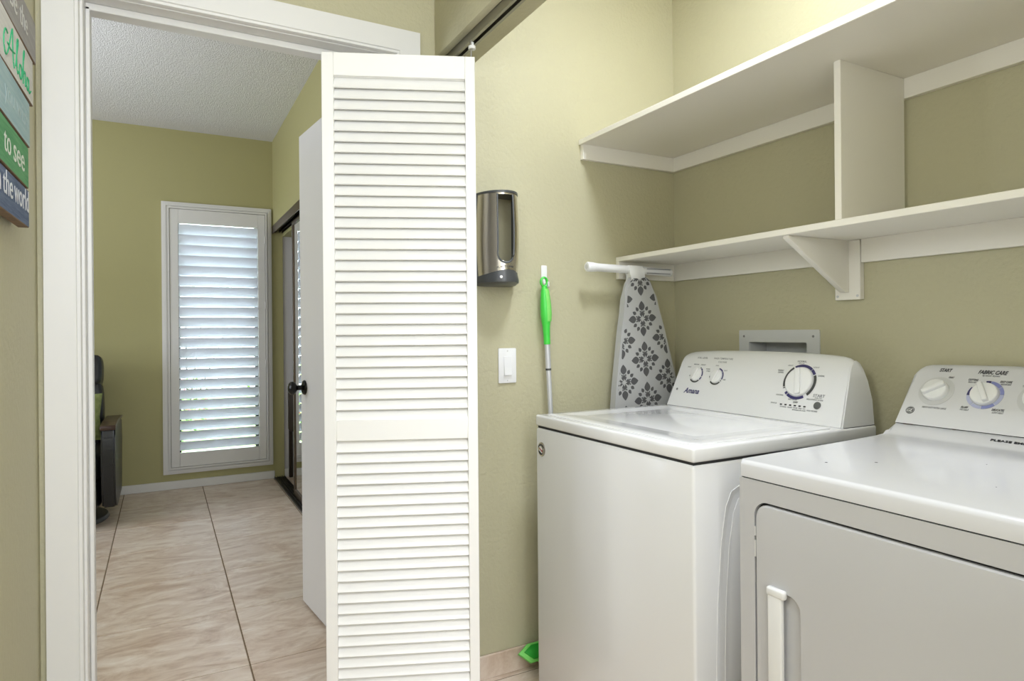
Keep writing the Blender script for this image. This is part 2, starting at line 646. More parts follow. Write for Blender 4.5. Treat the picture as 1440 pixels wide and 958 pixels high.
obj('door_stop', box(B(), .618, .629, YW + .048, YW + .094, 0, 2.067, .002, 1), M['trim'], tr)
obj('door_stop', box(B(), -.174, .629, YW + .048, YW + .094, 2.0585, 2.078, .002, 1), M['trim'], tr)
obj('strike_plate', box(B(), -.1745, -.1725, YW + .05, YW + .075, .93, .99), M['black_metal'], tr)

# ------------------------------------------------------------------ open slab door
hx, hy = .618, 2.165
ang = math.atan2(2.954 - hy, .537 - hx) - PI / 2
dm = Matrix.Translation((hx, hy, 0)) @ Matrix.Rotation(ang, 4, 'Z')      # local +Y runs along the door
d1 = thing('door_1', 'flat white slab door standing open into the far room', 'door', mw=dm, kind='structure')
b = B()
box(b, 0, .035, 0, .79, .012, 2.058, .0015, 1)
obj('door_slab', b, M['door'], d1, local=True)


def door_knob(side):
    x = 0 if side < 0 else .035
    mt = Matrix.Translation((x, .733, .955)) @ Matrix.Rotation(PI / 2 * side, 4, 'Y')
    b1 = B()
    lathe(b1, [(0, 0), (.032, 0), (.032, .004), (.028, .009), (.016, .013), (0, .013)], mt, 28)
    p = obj('rosette', b1, M['black_metal'], d1, local=True)
    b1 = B()
    lathe(b1, [(.0105, .010), (.0105, .033), (.014, .037), (.024, .042), (.0285, .051), (.0275, .061), (.020, .068), (.010, .071), (0, .0715)], mt, 28)
    obj('knob', b1, M['black_metal'], p, local=True)


door_knob(-1)
door_knob(1)
obj('latch_plate', box(B(), .006, .029, .789, .7915, .925, .985), M['black_metal'], d1, local=True)
for z in (.25, 1.05, 1.85):
    obj('hinge', tube(B(), [(-.004, -.004, z - .045), (-.004, -.004, z + .045)], .006, 10), M['black_metal'], d1, local=True)

# ------------------------------------------------------------------ bifold louvre panels
A0, A1 = Vector((.4137, 1.918, 0)), Vector((.8270, 1.745, 0))


def louvre_panel(p0, p1, thick, parent_name, label, face_dir):
    u = (p1 - p0).normalized()
    W = (p1 - p0).length
    mw = frame(p0, u, (0, 0, 1))          # local x across, y up, z = u x up -> toward the viewer side
    t = thing(parent_name, label, 'folding door', mw=mw, group=None, kind='structure')
    ZB, ZT = .022, 2.012
    sl, sr, tr_, mr0, mr1, br = .034, .030, .068, .873, .934, .125

    def part(name, x0, x1, y0, y1):
        b = B()
        box(b, x0, x1, y0, y1, -thick, 0, .0015, 1)
        return obj(name, b, M['bifold'], t, local=True)
    part('stile', 0, sl, ZB, ZT)
    part('stile', W - sr, W, ZB, ZT)
    part('top_rail', sl, W - sr, ZT - tr_, ZT)
    part('middle_rail', sl, W - sr, mr0, mr1)
    part('bottom_rail', sl, W - sr, ZB, ZB + br)
    first = None
    for lo, hi, n in ((mr1, ZT - tr_, 32), (ZB + br, mr0, 23)):
        pitch = (hi - lo) / n
        for k in range(n):
            z = lo + pitch * (k + .5)
            if first is None:
                b = B()
                m = Matrix.Rotation(math.radians(-30), 4, 'X')
                box(b, sl - .001, W - sr + .001, -.0212, .0212, -.0026, .0026, .0012, 1, mtx=m)
                first = obj('slat', b, M['bifold'], t, local=True, loc=(0, z, -thick / 2))
            else:
                copy_part(first, t, (0, z, -thick / 2))
    return t


pa = louvre_panel(A0, A1, .028, 'door_2', 'white louvred folding door panel nearest the viewer', 1)
obj('pivot_pin', tube(B(), [(.822, 1.760, 2.008), (.822, 1.760, 2.066)], .0032, 10), M['steel_grey'], pa)
pb = louvre_panel(Vector((.4260, 1.9475, 0)), Vector((.868, 1.949, 0)), .028, 'door_3', 'white louvred folding door panel folded behind the front one', 1)
# track
b = B()
for (x0, x1, z0, z1) in ((.824, .827, 2.068, 2.0968), (.851, .854, 2.068, 2.0968), (.824, .854, 2.0945, 2.0968), (.827, .833, 2.068, 2.0705), (.845, .851, 2.068, 2.0705)):
    box(b, x0, x1, .14, 1.985, z0, z1)
tk = obj('door_track', b, M['steel_grey'], None, 'grey metal folding door track under the closet header', 'track', origin=(.839, 1.0, 2.097))
b = B()
mt = Matrix.Translation((.826, 1.762, 2.040))
lathe(b, [(0, 0), (.011, 0), (.011, .009), (.006, .011), (.006, .02), (0, .02)], mt, 18)
obj('roller', b, M['plastic_white'], pa, label='white nylon roller')

# ------------------------------------------------------------------ far window: casing, glass, exterior frame
w1 = thing('window_1', 'tall white framed window in the olive far wall', 'window', (.4, YF, .12), kind='structure')
o_ = [(x, YF - .022, z) for x, z in rrect(0, .793, .118, 2.209, .002, 1)]
i_ = [(x, YF - .022, z) for x, z in rrect(.040, .755, .158, 2.169, .002, 1)]
obj('casing', ring(B(), o_, i_, (0, .022, 0)), M['trim'], w1)
o_ = [(x, YF - .030, z) for x, z in rrect(.014, .779, .132, 2.195, .002, 1)]
i_ = [(x, YF - .030, z) for x, z in rrect(.030, .765, .148, 2.179, .002, 1)]
obj('casing_bead', ring(B(), o_, i_, (0, .01, 0)), M['trim'], w1)
o_ = [(x, YF + .075, z) for x, z in rrect(.0455, .7515, .1555, 2.1695, .002, 1)]
i_ = [(x, YF + .075, z) for x, z in rrect(.128, .672, .235, 2.09, .002, 1)]
obj('sash', ring(B(), o_, i_, (0, .03, 0)), M['bronze_dark'], w1)
obj('pane', box(B(), .12, .68, YF + .088, YF + .092, .22, 2.10), M['glass'], w1)

# plantation shutter
sh = thing('window_shutter', 'white plantation shutter with wide nearly closed slats', 'shutter', (.4, YF - .02, .16))
SY0, SY1 = YF - .035, YF - .005
o_ = [(x, SY0 - .006, z) for x, z in rrect(.0405, .7545, .1585, 2.1685, .002, 1)]
i_ = [(x, SY0 - .006, z) for x, z in rrect(.052, .743, .170, 2.157, .002, 1)]
obj('shutter_frame', ring(B(), o_, i_, (0, .036, 0)), M['trim'], sh)
obj('stile', box(B(), .0545, .1135, SY0, SY1, .172, 2.155, .002, 1), M['trim'], sh)
obj('stile', box(B(), .6865, .7405, SY0, SY1, .172, 2.155, .002, 1), M['trim'], sh)
obj('top_rail', box(B(), .1135, .6865, SY0, SY1, 2.046, 2.155, .002, 1), M['trim'], sh)
obj('bottom_rail', box(B(), .1135, .6865, SY0, SY1, .172, .278, .002, 1), M['trim'], sh)
for z in (.36, .95, 1.42, 1.95):
    obj('hinge', box(B(), .7385, .7445, SY0 - .009, SY0 + .001, z - .03, z + .03, .002, 1), M['trim'], sh)
b = B()
n = 14
SL = .0890
pts = []
for k in range(n):
    t = 2 * PI * k / n
    pts.append((-.285, math.cos(t) * .0055, math.sin(t) * SL / 2))
pr = prism(b, pts, (.570, 0, 0))
bmesh.ops.rotate(b, cent=(0, 0, 0), matrix=Matrix.Rotation(math.radians(31), 3, 'X'), verts=b.verts)
first = None
for k in range(22):
    z = .288 + .0797 * (k + .5)
    loc = Vector((.400, YF - .02, z)) - Vector((.4, YF - .02, .16))
    if first is None:
        first = obj('slat', b, M['slat'], sh, local=True, loc=loc)
    else:
        copy_part(first, sh, loc)

# ------------------------------------------------------------------ exterior seen through the slats
struct('ground', box(B(), -6, 8, YF + .14, 16, -.25, -.15), M['grass'], 'green lawn outside the far window', 'lawn')


def shrub(name, x, y, h, rad, m, seed, label, flowers=False):
    rnd = random.Random(seed)
    t = thing(name, label, 'shrub', (x, y, -.15))
    b = B()
    for k in range(5):
        a = rnd.random() * 6.28
        tube(b, [(x, y, -.15), (x + math.cos(a) * rad * .4, y + math.sin(a) * rad * .4, h * .6)], [.02, .008], 6)
    obj('stem', b, M['bark'], t)
    b, fb = B(), B()
    for k in range(900):
        th, ph = rnd.random() * 2 * PI, math.acos(rnd.uniform(-1, 1))
        rr = rnd.uniform(.6, 1)
        p = Vector((x + math.cos(th) * math.sin(ph) * rad * rr, y + math.sin(th) * math.sin(ph) * rad * rr, h * .55 + math.cos(ph) * h * .55 * rr))
        s = rnd.uniform(.03, .06)
        mt = Matrix.Translation(p) @ Matrix.Rotation(rnd.random() * 6, 4, 'Z') @ Matrix.Rotation(rnd.uniform(-1, 1), 4, 'X')
        tgt = fb if (flowers and k % 4 == 0) else b
        vs = [tgt.verts.new(mt @ Vector(v)) for v in ((0, 0, 0), (s * .5, s * .5, .006), (0, s * 1.6, 0), (-s * .5, s * .5, .006))]
        tgt.faces.new(vs)
    o = obj('foliage', b, m, t, smooth=0)
    o['kind'] = 'stuff'
    if flowers:
        o = obj('blossoms', fb, M['petal'], t, smooth=0)
        o['kind'] = 'stuff'
    else:
        fb.free()


shrub('flowering_shrub', -.05, 7.6, .75, .55, M['leaf_a'], 3, 'low pink flowering shrub outside the left part of the window', True)
shrub('garden_shrub', 1.45, 8.1, .95, .60, M['leaf_b'], 4, 'lime green garden shrub outside the right part of the window')
shrub('garden_shrub', .35, 11.5, 2.3, 1.6, M['leaf_b'], 5, 'tall green garden shrub farther out behind the low ones')

# ------------------------------------------------------------------ mirrored sliding closet door of the far room
sd = thing('sliding_door', 'bronze framed mirrored sliding closet door behind the open slab door', 'closet door', (.845, 4.0, 0))
Y0, Y1 = 3.20, 4.90
obj('mirror', box(B(), .843, .847, Y0 + .02, Y1 - .02, .05, 1.985), M['mirror'], sd)
for y0, y1 in ((Y0, Y0 + .03), (Y1 - .03, Y1)):
    obj('stile', box(B(), .835, .855, y0, y1, .02, 2.005, .002, 1), M['bronze'], sd)
obj('top_rail', box(B(), .835, .855, Y0 + .03, Y1 - .03, 1.975, 2.005, .002, 1), M['bronze'], sd)
obj('bottom_rail', box(B(), .835, .855, Y0 + .03, Y1 - .03, .02, .06, .002, 1), M['bronze'], sd)
tf = thing('sliding_door_track', 'dark bronze track set around the far closet opening', 'track', (.84, 4.4, 0))
obj('fascia', box(B(), .802, .8078, 3.15, YF - .002, 2.010, 2.075, .001, 1), M['bronze'], tf)
b = B()
box(b, .8085, .883, 3.152, YF - .002, 2.064, 2.0745)
for x in (.826, .8575, .880):
    box(b, x, x + .003, 3.152, YF - .002, 2.022, 2.064)
obj('upper_channel', b, M['bronze_dark'], tf)
b = B()
box(b, .802, .884, 3.152, YF - .002, .0002, .006)
for x in (.802, .826, .8415, .862, .881):
    box(b, x, x + .003, 3.152, YF - .002, .006, .016)
obj('floor_channel', b, M['bronze_dark'], tf)

# chair inside that closet
ch = thing('wooden_chair', 'dark brown wooden chair half hidden inside the far closet', 'chair', (1.08, 5.42, 0))
o_ = [(x, 5.34, z) for x, z in rrect(.874, 1.28, .41, .785, .03, 4)]
obj('backrest', prism(B(), o_, (0, .03, 0), .004), M['dark_wood'], ch)
obj('seat', box(B(), .945, 1.27, 5.372, 5.60, .40, .43, .006), M['dark_wood'], ch)
for x in (.915, 1.235):
    for y in (5.345, 5.57):
        obj('leg', box(B(), x, x + .03, y, y + .028, 0, .40 if y > 5.4 else .45, .003, 1), M['dark_wood'], ch)

# ------------------------------------------------------------------ recliner
rc = thing('recliner', 'black leather recliner with wooden arm tops at the far left', 'armchair', (-.62, 4.98, 0))
b = B()
lathe(b, [(0, .0), (.30, .0), (.31, .012), (.30, .03), (.12, .05), (.06, .06), (.06, .12), (0, .12)], Matrix.Translation((-.62, 4.98, 0)), 40)
obj('swivel_base', b, M['grey_plastic'], rc)


def arm(x0, x1):
    b = B()
    pts = [(4.63, .62), (4.615, .56), (4.61, .40), (4.63, .22), (4.68, .13), (4.80, .11), (5.28, .11), (5.33, .16), (5.36, .45), (5.35, .60), (5.20, .615), (4.80, .625)]
    prism(b, [(x0, y, z) for y, z in pts], (x1 - x0, 0, 0))
    bmesh.ops.bevel(b, geom=list(b.edges), offset=.012, segments=3, affect='EDGES')
    p = obj('armrest', b, M['leather'], rc)
    b = B()
    t = [(4.60, .612), (4.595, .628), (4.61, .642), (4.80, .648), (5.20, .638), (5.36, .622), (5.36, .608), (5.20, .618), (4.80, .628), (4.62, .618)]
    prism(b, [(x0 - .003, y, z) for y, z in t], (x1 - x0 + .006, 0, 0))
    bmesh.ops.bevel(b, geom=list(b.edges), offset=.003, segments=1, affect='EDGES')
    obj('arm_cap', b, M['wood_brown'], p, label='polished brown wooden arm cap')


arm(-.332, -.256)
arm(-1.002, -.922)


def cushion(name, x0, x1, y0, y1, z0, z1, bulge, m, parent, tilt=0, piv=None, sub=3):
    b = B()
    box(b, x0, x1, y0, y1, z0, z1)
    bmesh.ops.subdivide_edges(b, edges=list(b.edges), cuts=5, use_grid_fill=True)
    c = Vector(((x0 + x1) / 2, (y0 + y1) / 2, (z0 + z1) / 2))
    h = Vector(((x1 - x0) / 2, (y1 - y0) / 2, (z1 - z0) / 2))
    for v in b.verts:
        q = Vector(((v.co[i] - c[i]) / h[i] for i in range(3)))
        s = [1, 1, 1]
        for i in range(3):
            j, k = (i + 1) % 3, (i + 2) % 3
            s[i] = 1 + bulge * ((1 - q[j] ** 2) * (1 - q[k] ** 2)) - .06 * (q[j] ** 4 + q[k] ** 4) / 2
        v.co = c + Vector((q[i] * h[i] * s[i] for i in range(3)))
    if tilt:
        bmesh.ops.rotate(b, cent=piv, matrix=Matrix.Rotation(tilt, 3, 'X'), verts=b.verts)
    o = obj(name, b, m, parent, smooth=60)
    md = o.modifiers.new('s', 'SUBSURF')
    md.levels = md.render_levels = 1
    return o


cushion('seat', -.925, -.334, 4.60, 5.22, .30, .47, .10, M['leather'], rc)
cushion('seat_skirt', -.925, -.334, 4.63, 5.24, .12, .30, .02, M['leather'], rc)
cushion('backrest', -.900, -.362, 5.16, 5.36, .40, .90, .03, M['leather'], rc, math.radians(-9), (-.62, 5.2, .42))
cushion('headrest', -.900, -.366, 5.135, 5.36, .845, 1.065, .02, M['leather'], rc, math.radians(-9), (-.62, 5.2, .42))
# pillow on it
M['pillow'] = mat('green_print_pillow', (70, 96, 40), .85, var=(26, (176, 182, 118)))
b = B()
box(b, -.17, .17, -.05, .05, -.15, .15)
bmesh.ops.subdivide_edges(b, edges=list(b.edges), cuts=7, use_grid_fill=True)
for v in b.verts:
    qx, qz = v.co.x / .17, v.co.z / .15
    v.co.y *= .12 + .95 * (1 - qx ** 4) * (1 - qz ** 4)
    k = 1 - .08 * (1 - abs(qx)) * abs(qz) ** 2 - .08 * (1 - abs(qz)) * abs(qx) ** 2
    v.co.x *= k
    v.co.z *= k
b.transform(Matrix.Translation((-.515, 4.93, .665)) @ Matrix.Rotation(math.radians(-14), 4, 'X'))
obj('throw_pillow', b, M['pillow'], None, 'green patterned throw pillow resting on the black recliner', 'pillow', origin=(-.515, 4.95, .47), smooth=60)

# ------------------------------------------------------------------ plank sign on the left wall
SX = -.245
sg = thing('plank_sign', 'weathered wooden plank sign with painted words on the left wall', 'sign', (SX - .01, 1.42, 1.41))
planks = [
    # y_right, z bottom at right, height, tilt deg, colours
    (1.785, 1.797, .094, 3.0, (150, 147, 145), (172, 168, 164)),
    (1.745, 1.691, .100, 1.8, (212, 210, 204), (192, 190, 184)),
    (1.700, 1.589, .096, .6, (150, 178, 182), (178, 196, 196)),
    (1.682, 1.4985, .0875, .4, (72, 140, 88), (104, 162, 112)),
    (1.684, 1.4165, .080, .7, (66, 82, 112), (112, 126, 148)),
]
def oval(cx_, cy_, rx, ry, a0=60, a1=430):
    return [(cx_ + rx * math.cos(math.radians(a)), cy_ + ry * math.sin(math.radians(a))) for a in range(a0, a1, 30)]


def smooth_path(P, n=5):
    out = []
    for i in range(len(P) - 1):
        p0, p1, p2, p3 = P[max(i - 1, 0)], P[i], P[i + 1], P[min(i + 2, len(P) - 1)]
        for k in range(n):
            t = k / n
            out.append(tuple(.5 * (2 * p1[q] + (p2[q] - p0[q]) * t + (2 * p0[q] - 5 * p1[q] + 4 * p2[q] - p3[q]) * t * t + (3 * p1[q] - p0[q] - 3 * p2[q] + p3[q]) * t ** 3) for q in (0, 1)))
    return out + [P[-1]]


ALOHA = [[(.13, .66), (.07, .70), (.02, .50), (.01, .25), (.05, .05), (.11, .12), (.18, .45), (.25, .85), (.29, 1.0), (.29, .6), (.30, .25), (.33, .02)],
         [(.12, .42), (.22, .38), (.36, .46)],
         [(.38, .15), (.43, .55), (.48, .92), (.46, 1.0), (.43, .80), (.42, .30), (.45, .04), (.49, .14)],
         oval(.555, .22, .045, .20),
         [(.62, .2), (.67, .65), (.71, .95), (.69, 1.0), (.66, .7), (.65, .02), (.66, .25), (.70, .42), (.73, .36), (.73, .05), (.77, .10)],
         oval(.825, .21, .040, .19),
         [(.875, .40), (.870, .12), (.90, .02), (.96, .16)]]
words = [      # (word, right end, width) ..., height above the plank foot, letter size, colour, slant, boldness
    ((('the', 1.685, .086), ('Be', 1.572, .070)), .030, .040, (206, 205, 200), 0, .0),
    ((('Aloha', 1.714, .285),), .012, .056, (46, 160, 108), .35, .0),
    ((('wish', 1.678, .118), ('you', 1.535, .085)), .034, .032, (172, 192, 192), 0, .0),
    ((('see', 1.634, .110), ('to', 1.500, .060)), .026, .042, (214, 220, 206), 0, .0),
    ((('world', 1.678, .150), ('the', 1.514, .086), ('in', 1.410, .045)), .032, .040, (216, 218, 222), 0, .0),
]
for k, ((yr, z0, h, tl, c1, c2), (s, tz, size, tc, shr, bold)) in enumerate(zip(planks, words)):
    L = .68
    mt = Matrix.Translation((SX, yr, z0)) @ Matrix.Rotation(math.radians(tl), 4, 'X')
    b = B()
    box(b, -.020, 0, -L + (k % 3) * .012, 0, .001, h - .001, .0015, 1, mtx=mt)
    pm = plank_mat('plank_paint', c1, c2)
    b.faces.ensure_lookup_table()
    p = obj('plank', b, pm, sg, smooth=0)
    p.data.materials.append(M['brown_edge'])
    for f in p.data.polygons:
        if f.normal.x < .9:
            f.material_index = 1
    tm = mat('sign_lettering_paint', tc, .7)
    for w_s, y1, wd1 in s:
        fm = frame(mt @ Vector((.0003, y1 - yr, tz)), mt.to_3x3() @ Vector((0, 1, 0)), mt.to_3x3() @ Vector((0, 0, 1)))
        b = B()
        if w_s == 'Aloha':
            for path in ALOHA:
                pts = smooth_path(path)
                tube(b, [fm @ Vector(((x - .96) * wd1, y * .070 + .003, 0)) for x, y in pts], .0016, 6)
            obj('lettering', b, tm, p, label='green script lettering')
            continue
        text_bm(b, w_s, fm, size * 1.6, width=wd1, align='RIGHT', shear=shr, bold=bold)
        obj('lettering', b, tm, p, smooth=0)
obj('batten', box(B(), XL + .0005, SX - .020, 1.20, 1.24, 1.44, 1.84), M['wood_brown'], sg)
obj('batten', box(B(), XL + .0005, SX - .020, 1.56, 1.60, 1.425, 1.84), M['wood_brown'], sg)

# ------------------------------------------------------------------ shelves
us = thing('upper_shelf', 'deep cream painted shelf, the upper one above the machines', 'shelf', (1.6, 1.2, 1.885))
b = box(B(), 1.380, XB - .0005, .18, YW - .0005, 1.885, 1.903, .0015, 1)
obj('board', b, M['shelf'], us)
obj('front_edging', box(B(), 1.372, 1.380, .18, YW - .0005, 1.884, 1.9035, .0015, 1), M['shelf'], us)
obj('cleat', box(B(), XB - .019, XB - .0005, .18, YW - .0005, 1.829, 1.885, .001, 1), M['shelf'], us)
obj('cleat', box(B(), 1.380, XB - .019, YW - .019, YW - .0005, 1.829, 1.885, .001, 1), M['shelf'], us)
ls = thing('lower_shelf', 'narrow cream painted shelf, the lower one held by a bracket', 'shelf', (1.7, 1.2, 1.455))
obj('board', box(B(), 1.541, XB - .0005, .18, YW - .0005, 1.455, 1.473, .0015, 1), M['shelf'], ls)
obj('cleat', box(B(), XB - .019, XB - .0005, 1.275, YW - .0005, 1.388, 1.455, .001, 1), M['shelf'], ls)
obj('cleat', box(B(), XB - .019, XB - .0005, .18, 1.189, 1.386, 1.455, .001, 1), M['shelf'], ls)
obj('cleat', box(B(), 1.541, XB - .019, YW - .019, YW - .0005, 1.388, 1.455, .001, 1), M['shelf'], ls)
vd = obj('shelf_divider', box(B(), 1.542, XB - .0195, 1.058, 1.077, 1.4732, 1.8848, .001, 1), M['shelf'], None, 'upright cream panel standing between lower and upper shelf', 'divider', origin=(1.68, 1.067, 1.4732))
sb = thing('shelf_bracket', 'cream triangular wooden bracket under the lower shelf', 'bracket', (XB, 1.23, 1.28))
obj('backing_block', box(B(), XB - .020, XB - .0005, 1.191, 1.273, 1.277, 1.4548, .0015, 1), M['shelf'], sb)
b = B()
prism(b, [(XB - .0205, 1.226, 1.4547), (1.552, 1.226, 1.4547), (1.552, 1.226, 1.447), (XB - .040, 1.226, 1.300), (XB - .0205, 1.226, 1.300)], (0, .019, 0), .0008)
obj('gusset', b, M['shelf'], sb)
for y, z in ((1.264, 1.288), (1.200, 1.288)):
    b = B()
    lathe(b, [(0, 0), (.004, 0), (.004, .001), (0, .001)], Matrix.Translation((XB - .020, y, z)) @ Matrix.Rotation(-PI / 2, 4, 'Y'), 10)
    obj('screw', b, M['ring_grey'], sb)

# ------------------------------------------------------------------ wall items
# paper towel holder (stainless, slot in the curved front)
th = thing('paper_towel_holder', 'stainless steel paper towel holder with dark caps on the wall', 'towel holder', (1.01, YW, 1.345))
cx, ax_, ay_ = 1.012, .0725, .112
ZL, ZH = 1.375, 1.652


def el(t, kx=1., ky=1., z=0.):
    t = math.radians(t)
    return Vector((cx + ax_ * kx * math.cos(t), YW - .001 - ay_ * ky * math.sin(t), z))


def bulge_el(t, z, off=0.):
    f = (z - ZL) / (ZH - ZL)
    k = 1 + .06 * math.sin(PI * min(1, max(0, f)))
    z += (1 - f) * .020 * math.sin(math.radians(t)) ** 2
    p = el(t, k, k, z)
    c = Vector((cx, YW, z))
    d = (p - c).normalized()
    return p + d * off


T0, T1 = 76, 118            # slot limits in degrees


def shell(off0, off1):
    b = B()
    ts = list(range(0, 181, 4))
    zs = [ZL + (ZH - ZL) * k / 40 for k in range(41)]

    def open_(t, z):
        zt, zb = ZH - .004, ZL + .062
        tc = (T0 + T1) / 2
        hw = (T1 - T0) / 2
        if z > zt:
            return False
        if z > zb:
            return abs(t - tc) < hw
        q = (zb - z) / .034
        return q < 1 and abs(t - tc) < hw * math.sqrt(max(0, 1 - q * q))
    G = {}
    for o in (off0, off1):
        for i, t in enumerate(ts):
            for j, z in enumerate(zs):
                G[(o, i, j)] = b.verts.new(bulge_el(t, z, o))
    cells = {(i, j) for i in range(len(ts) - 1) for j in range(len(zs) - 1) if not open_(ts[i] + 2, (zs[j] + zs[j + 1]) / 2)}
    for (i, j) in cells:
        for o in (off0, off1):
            b.faces.new([G[(o, i, j)], G[(o, i + 1, j)], G[(o, i + 1, j + 1)], G[(o, i, j + 1)]])
        for di, dj, (a, c) in ((-1, 0, ((i, j), (i, j + 1))), (1, 0, ((i + 1, j), (i + 1, j + 1))), (0, -1, ((i, j), (i + 1, j))), (0, 1, ((i, j + 1), (i + 1, j + 1)))):
            if (i + di, j + dj) not in cells:
                b.faces.new([G[(off0,) + a], G[(off0,) + c], G[(off1,) + c], G[(off1,) + a]])
    for v in [v for v in b.verts if not v.link_faces]:
        b.verts.remove(v)
    return b


obj('steel_cover', shell(0, -.0018), M['steel'], th)
# dark gasket around the slot
path = []
tc_, hw_ = (T0 + T1) / 2, (T1 - T0) / 2
zt, zb = ZH - .006, ZL + .062
for k in range(12):
    path.append(bulge_el(T1, zt - (zt - zb) * k / 12, .0008))
for k in range(13):
    a = PI * k / 12
    path.append(bulge_el(tc_ + hw_ * math.cos(a), zb - .036 * math.sin(a), .0008))
for k in range(1, 13):
    path.append(bulge_el(T0, zb + (zt - zb) * k / 12, .0008))
obj('slot_rim', tube(B(), path, .0032, 8), M['grey_plastic'], th)


def cap(z0, z1, k0, k1, m, name, hollow=False):
    b = B()
    lo = [el(t, k0, k0, z0) for t in range(0, 181, 6)]
    hi = [el(t, k1, k1, z1) for t in range(0, 181, 6)]
    L = [b.verts.new(p) for p in lo]
    Hh = [b.verts.new(p) for p in hi]
    for i in range(len(L) - 1):
        b.faces.new((L[i], L[i + 1], Hh[i + 1], Hh[i]))
    b.faces.new((L[-1], L[0], Hh[0], Hh[-1]))
    b.faces.new(L)
    b.faces.new(Hh)
    return obj(name, b, m, th)


cap(ZH, ZH + .007, 1.03, 1.03, M['grey_plastic'], 'top_cap')
# sloping bottom bowl: open dark tray under the steel
b = B()
stn = [(0, ZL + .002, 1.0), (1, ZL - .012, 1.05), (2, ZL - .020, 1.04), (3, ZL - .028, .90), (4, ZL - .030, .5)]
prev = None
rows = []
for q, z, k in stn:
    rows.append([b.verts.new(el(t, k, k, z + (.020 if q == 0 else 0) * math.sin(math.radians(t)) ** 2)) for t in range(0, 181, 6)])
for r0, r1 in zip(rows[:-1], rows[1:]):
    for i in range(len(r0) - 1):
        b.faces.new((r0[i], r0[i + 1], r1[i + 1], r1[i]))
    b.faces.new((r0[-1], r0[0], r1[0], r1[-1]))
b.faces.new(rows[0])
b.faces.new(rows[-1])
bc = obj('bottom_cap', b, M['grey_plastic'], th)
b = B()
lathe(b, [(0, 0), (.005, 0), (.005, .003), (0, .004)], frame(bulge_el(112, ZL - .023, .009), (1, 0, 0), (0, 0, 1)), 14)
obj('release_button', b, M['plastic_white'], bc)
b = B()
box(b, cx - ax_ * 1.06, cx - ax_ * 1.06 + .006, YW - .022, YW - .0005, ZL - .025, ZH + .007, .001, 1)
box(b, cx + ax_ * 1.06 - .006, cx + ax_ * 1.06, YW - .022, YW - .0005, ZL - .025, ZH + .007, .001, 1)
obj('wall_bracket', b, M['grey_plastic'], th)
b = B()
word = 'PLASTIC BAGS'
for i, c in enumerate(word):
    if c == ' ':
        continue
    t = 120 - 42 * i / (len(word) - 1)
    p = bulge_el(t, ZL + .010, .0005)
    q = bulge_el(t - 2, ZL + .010, .0005)
    text_bm(b, c, frame(p, q - p, (0, 0, 1)), .0085, bold=.02)
obj('lettering', b, M['char'], th, smooth=0)

# light switch
sw = thing('light_switch', 'white rocker light switch on the wall below the towel holder', 'switch', (1.061, YW, 1.01))
b = B()
o_ = [(x, YW - .0005, z) for x, z in rrect(1.026, 1.096, 1.010, 1.132, .004, 3)]
prism(b, o_, (0, -.0065, 0), .002)
pl = obj('cover_plate', b, M['plastic_white'], sw)
b = B()
box(b, 1.0445, 1.0775, YW - .0080, YW - .006, 1.036, 1.104, .001, 1)
obj('rocker_surround', b, M['plastic_white'], sw)
b = B()
prism(b, [(1.0465, YW - .008, 1.038), (1.0465, YW - .0135, 1.038), (1.0465, YW - .0085, 1.102), (1.0465, YW - .008, 1.102)], (.029, 0, 0))
obj('rocker', b, M['plastic_white'], sw)
for z in (1.0195, 1.1225):
    b = B()
    lathe(b, [(0, 0), (.0028, 0), (.0022, .0009), (0, .0011)], Matrix.Translation((1.061, YW - .007, z)) @ Matrix.Rotation(PI / 2, 4, 'X'), 12)
    obj('screw', b, M['ring_grey'], sw)

# hook and mop
hk = thing('adhesive_hook', 'small white adhesive wall hook holding the green mop', 'hook', (1.214, YW, 1.34))
b = B()
prism(b, [(x, YW - .0005, z) for x, z in rrect(1.2035, 1.2275, 1.352, 1.428, .004, 3)], (0, -.004, 0), .001)
obj('back_plate', b, M['plastic_white'], hk)
b = B()
tube(b, [(1.213, YW - .004, 1.372), (1.211, YW - .016, 1.358), (1.210, YW - .030, 1.348), (1.210, YW - .040, 1.352), (1.210, YW - .043, 1.366)], [.006, .0055, .005, .0045, .004], 10)
obj('hook_arm', b, M['plastic_white'], hk)

mp_ = thing('flat_mop', 'flat mop with a bright green handle and silver pole hanging from the hook', 'mop', (1.21, 1.95, 0))


def mopp(z):      # pole axis
    t = (1.362 - z) / 1.362
    return Vector((1.197 + .045 * t, 1.967 - .035 * t, z))


b = B()
c = mopp(1.366)
lp = [c + Vector((math.cos(a) * .0125, 0, math.sin(a) * .0155)) for a in [2 * PI * k / 24 for k in range(24)]]
rings = []
for p in lp:
    d = (p - c).normalized()
    rings.append([b.verts.new(p + d * math.cos(q) * .0042 + Vector((0, 1, 0)) * math.sin(q) * .006) for q in [2 * PI * k / 8 for k in range(8)]])
for i in range(24):
    for k in range(8):
        b.faces.new((rings[i][k], rings[i][(k + 1) % 8], rings[(i + 1) % 24][(k + 1) % 8], rings[(i + 1) % 24][k]))
obj('hanging_loop', b, M['green'], mp_)
hz = [(1.350, .009), (1.335, .013), (1.31, .016), (1.28, .0185), (1.25, .019), (1.225, .0165), (1.205, .0135), (1.17, .012), (1.144, .012), (1.143, .0095)]
hd = obj('handle', tube(B(), [mopp(z) for z, r in hz], [r for z, r in hz], 20), M['green'], mp_)
gz = [(1.34, .0125), (1.31, .0155), (1.28, .018), (1.25, .0186), (1.225, .016)]
b = tube(B(), [mopp(z) + Vector((.0035, -.0022, 0)) for z, r in gz], [r * .97 for z, r in gz], 20)
obj('grip', b, M['lime'], hd, label='paler green rubber grip')
obj('pole', tube(B(), [mopp(1.146), mopp(1.052)], .0098, 18), M['alu'], mp_)
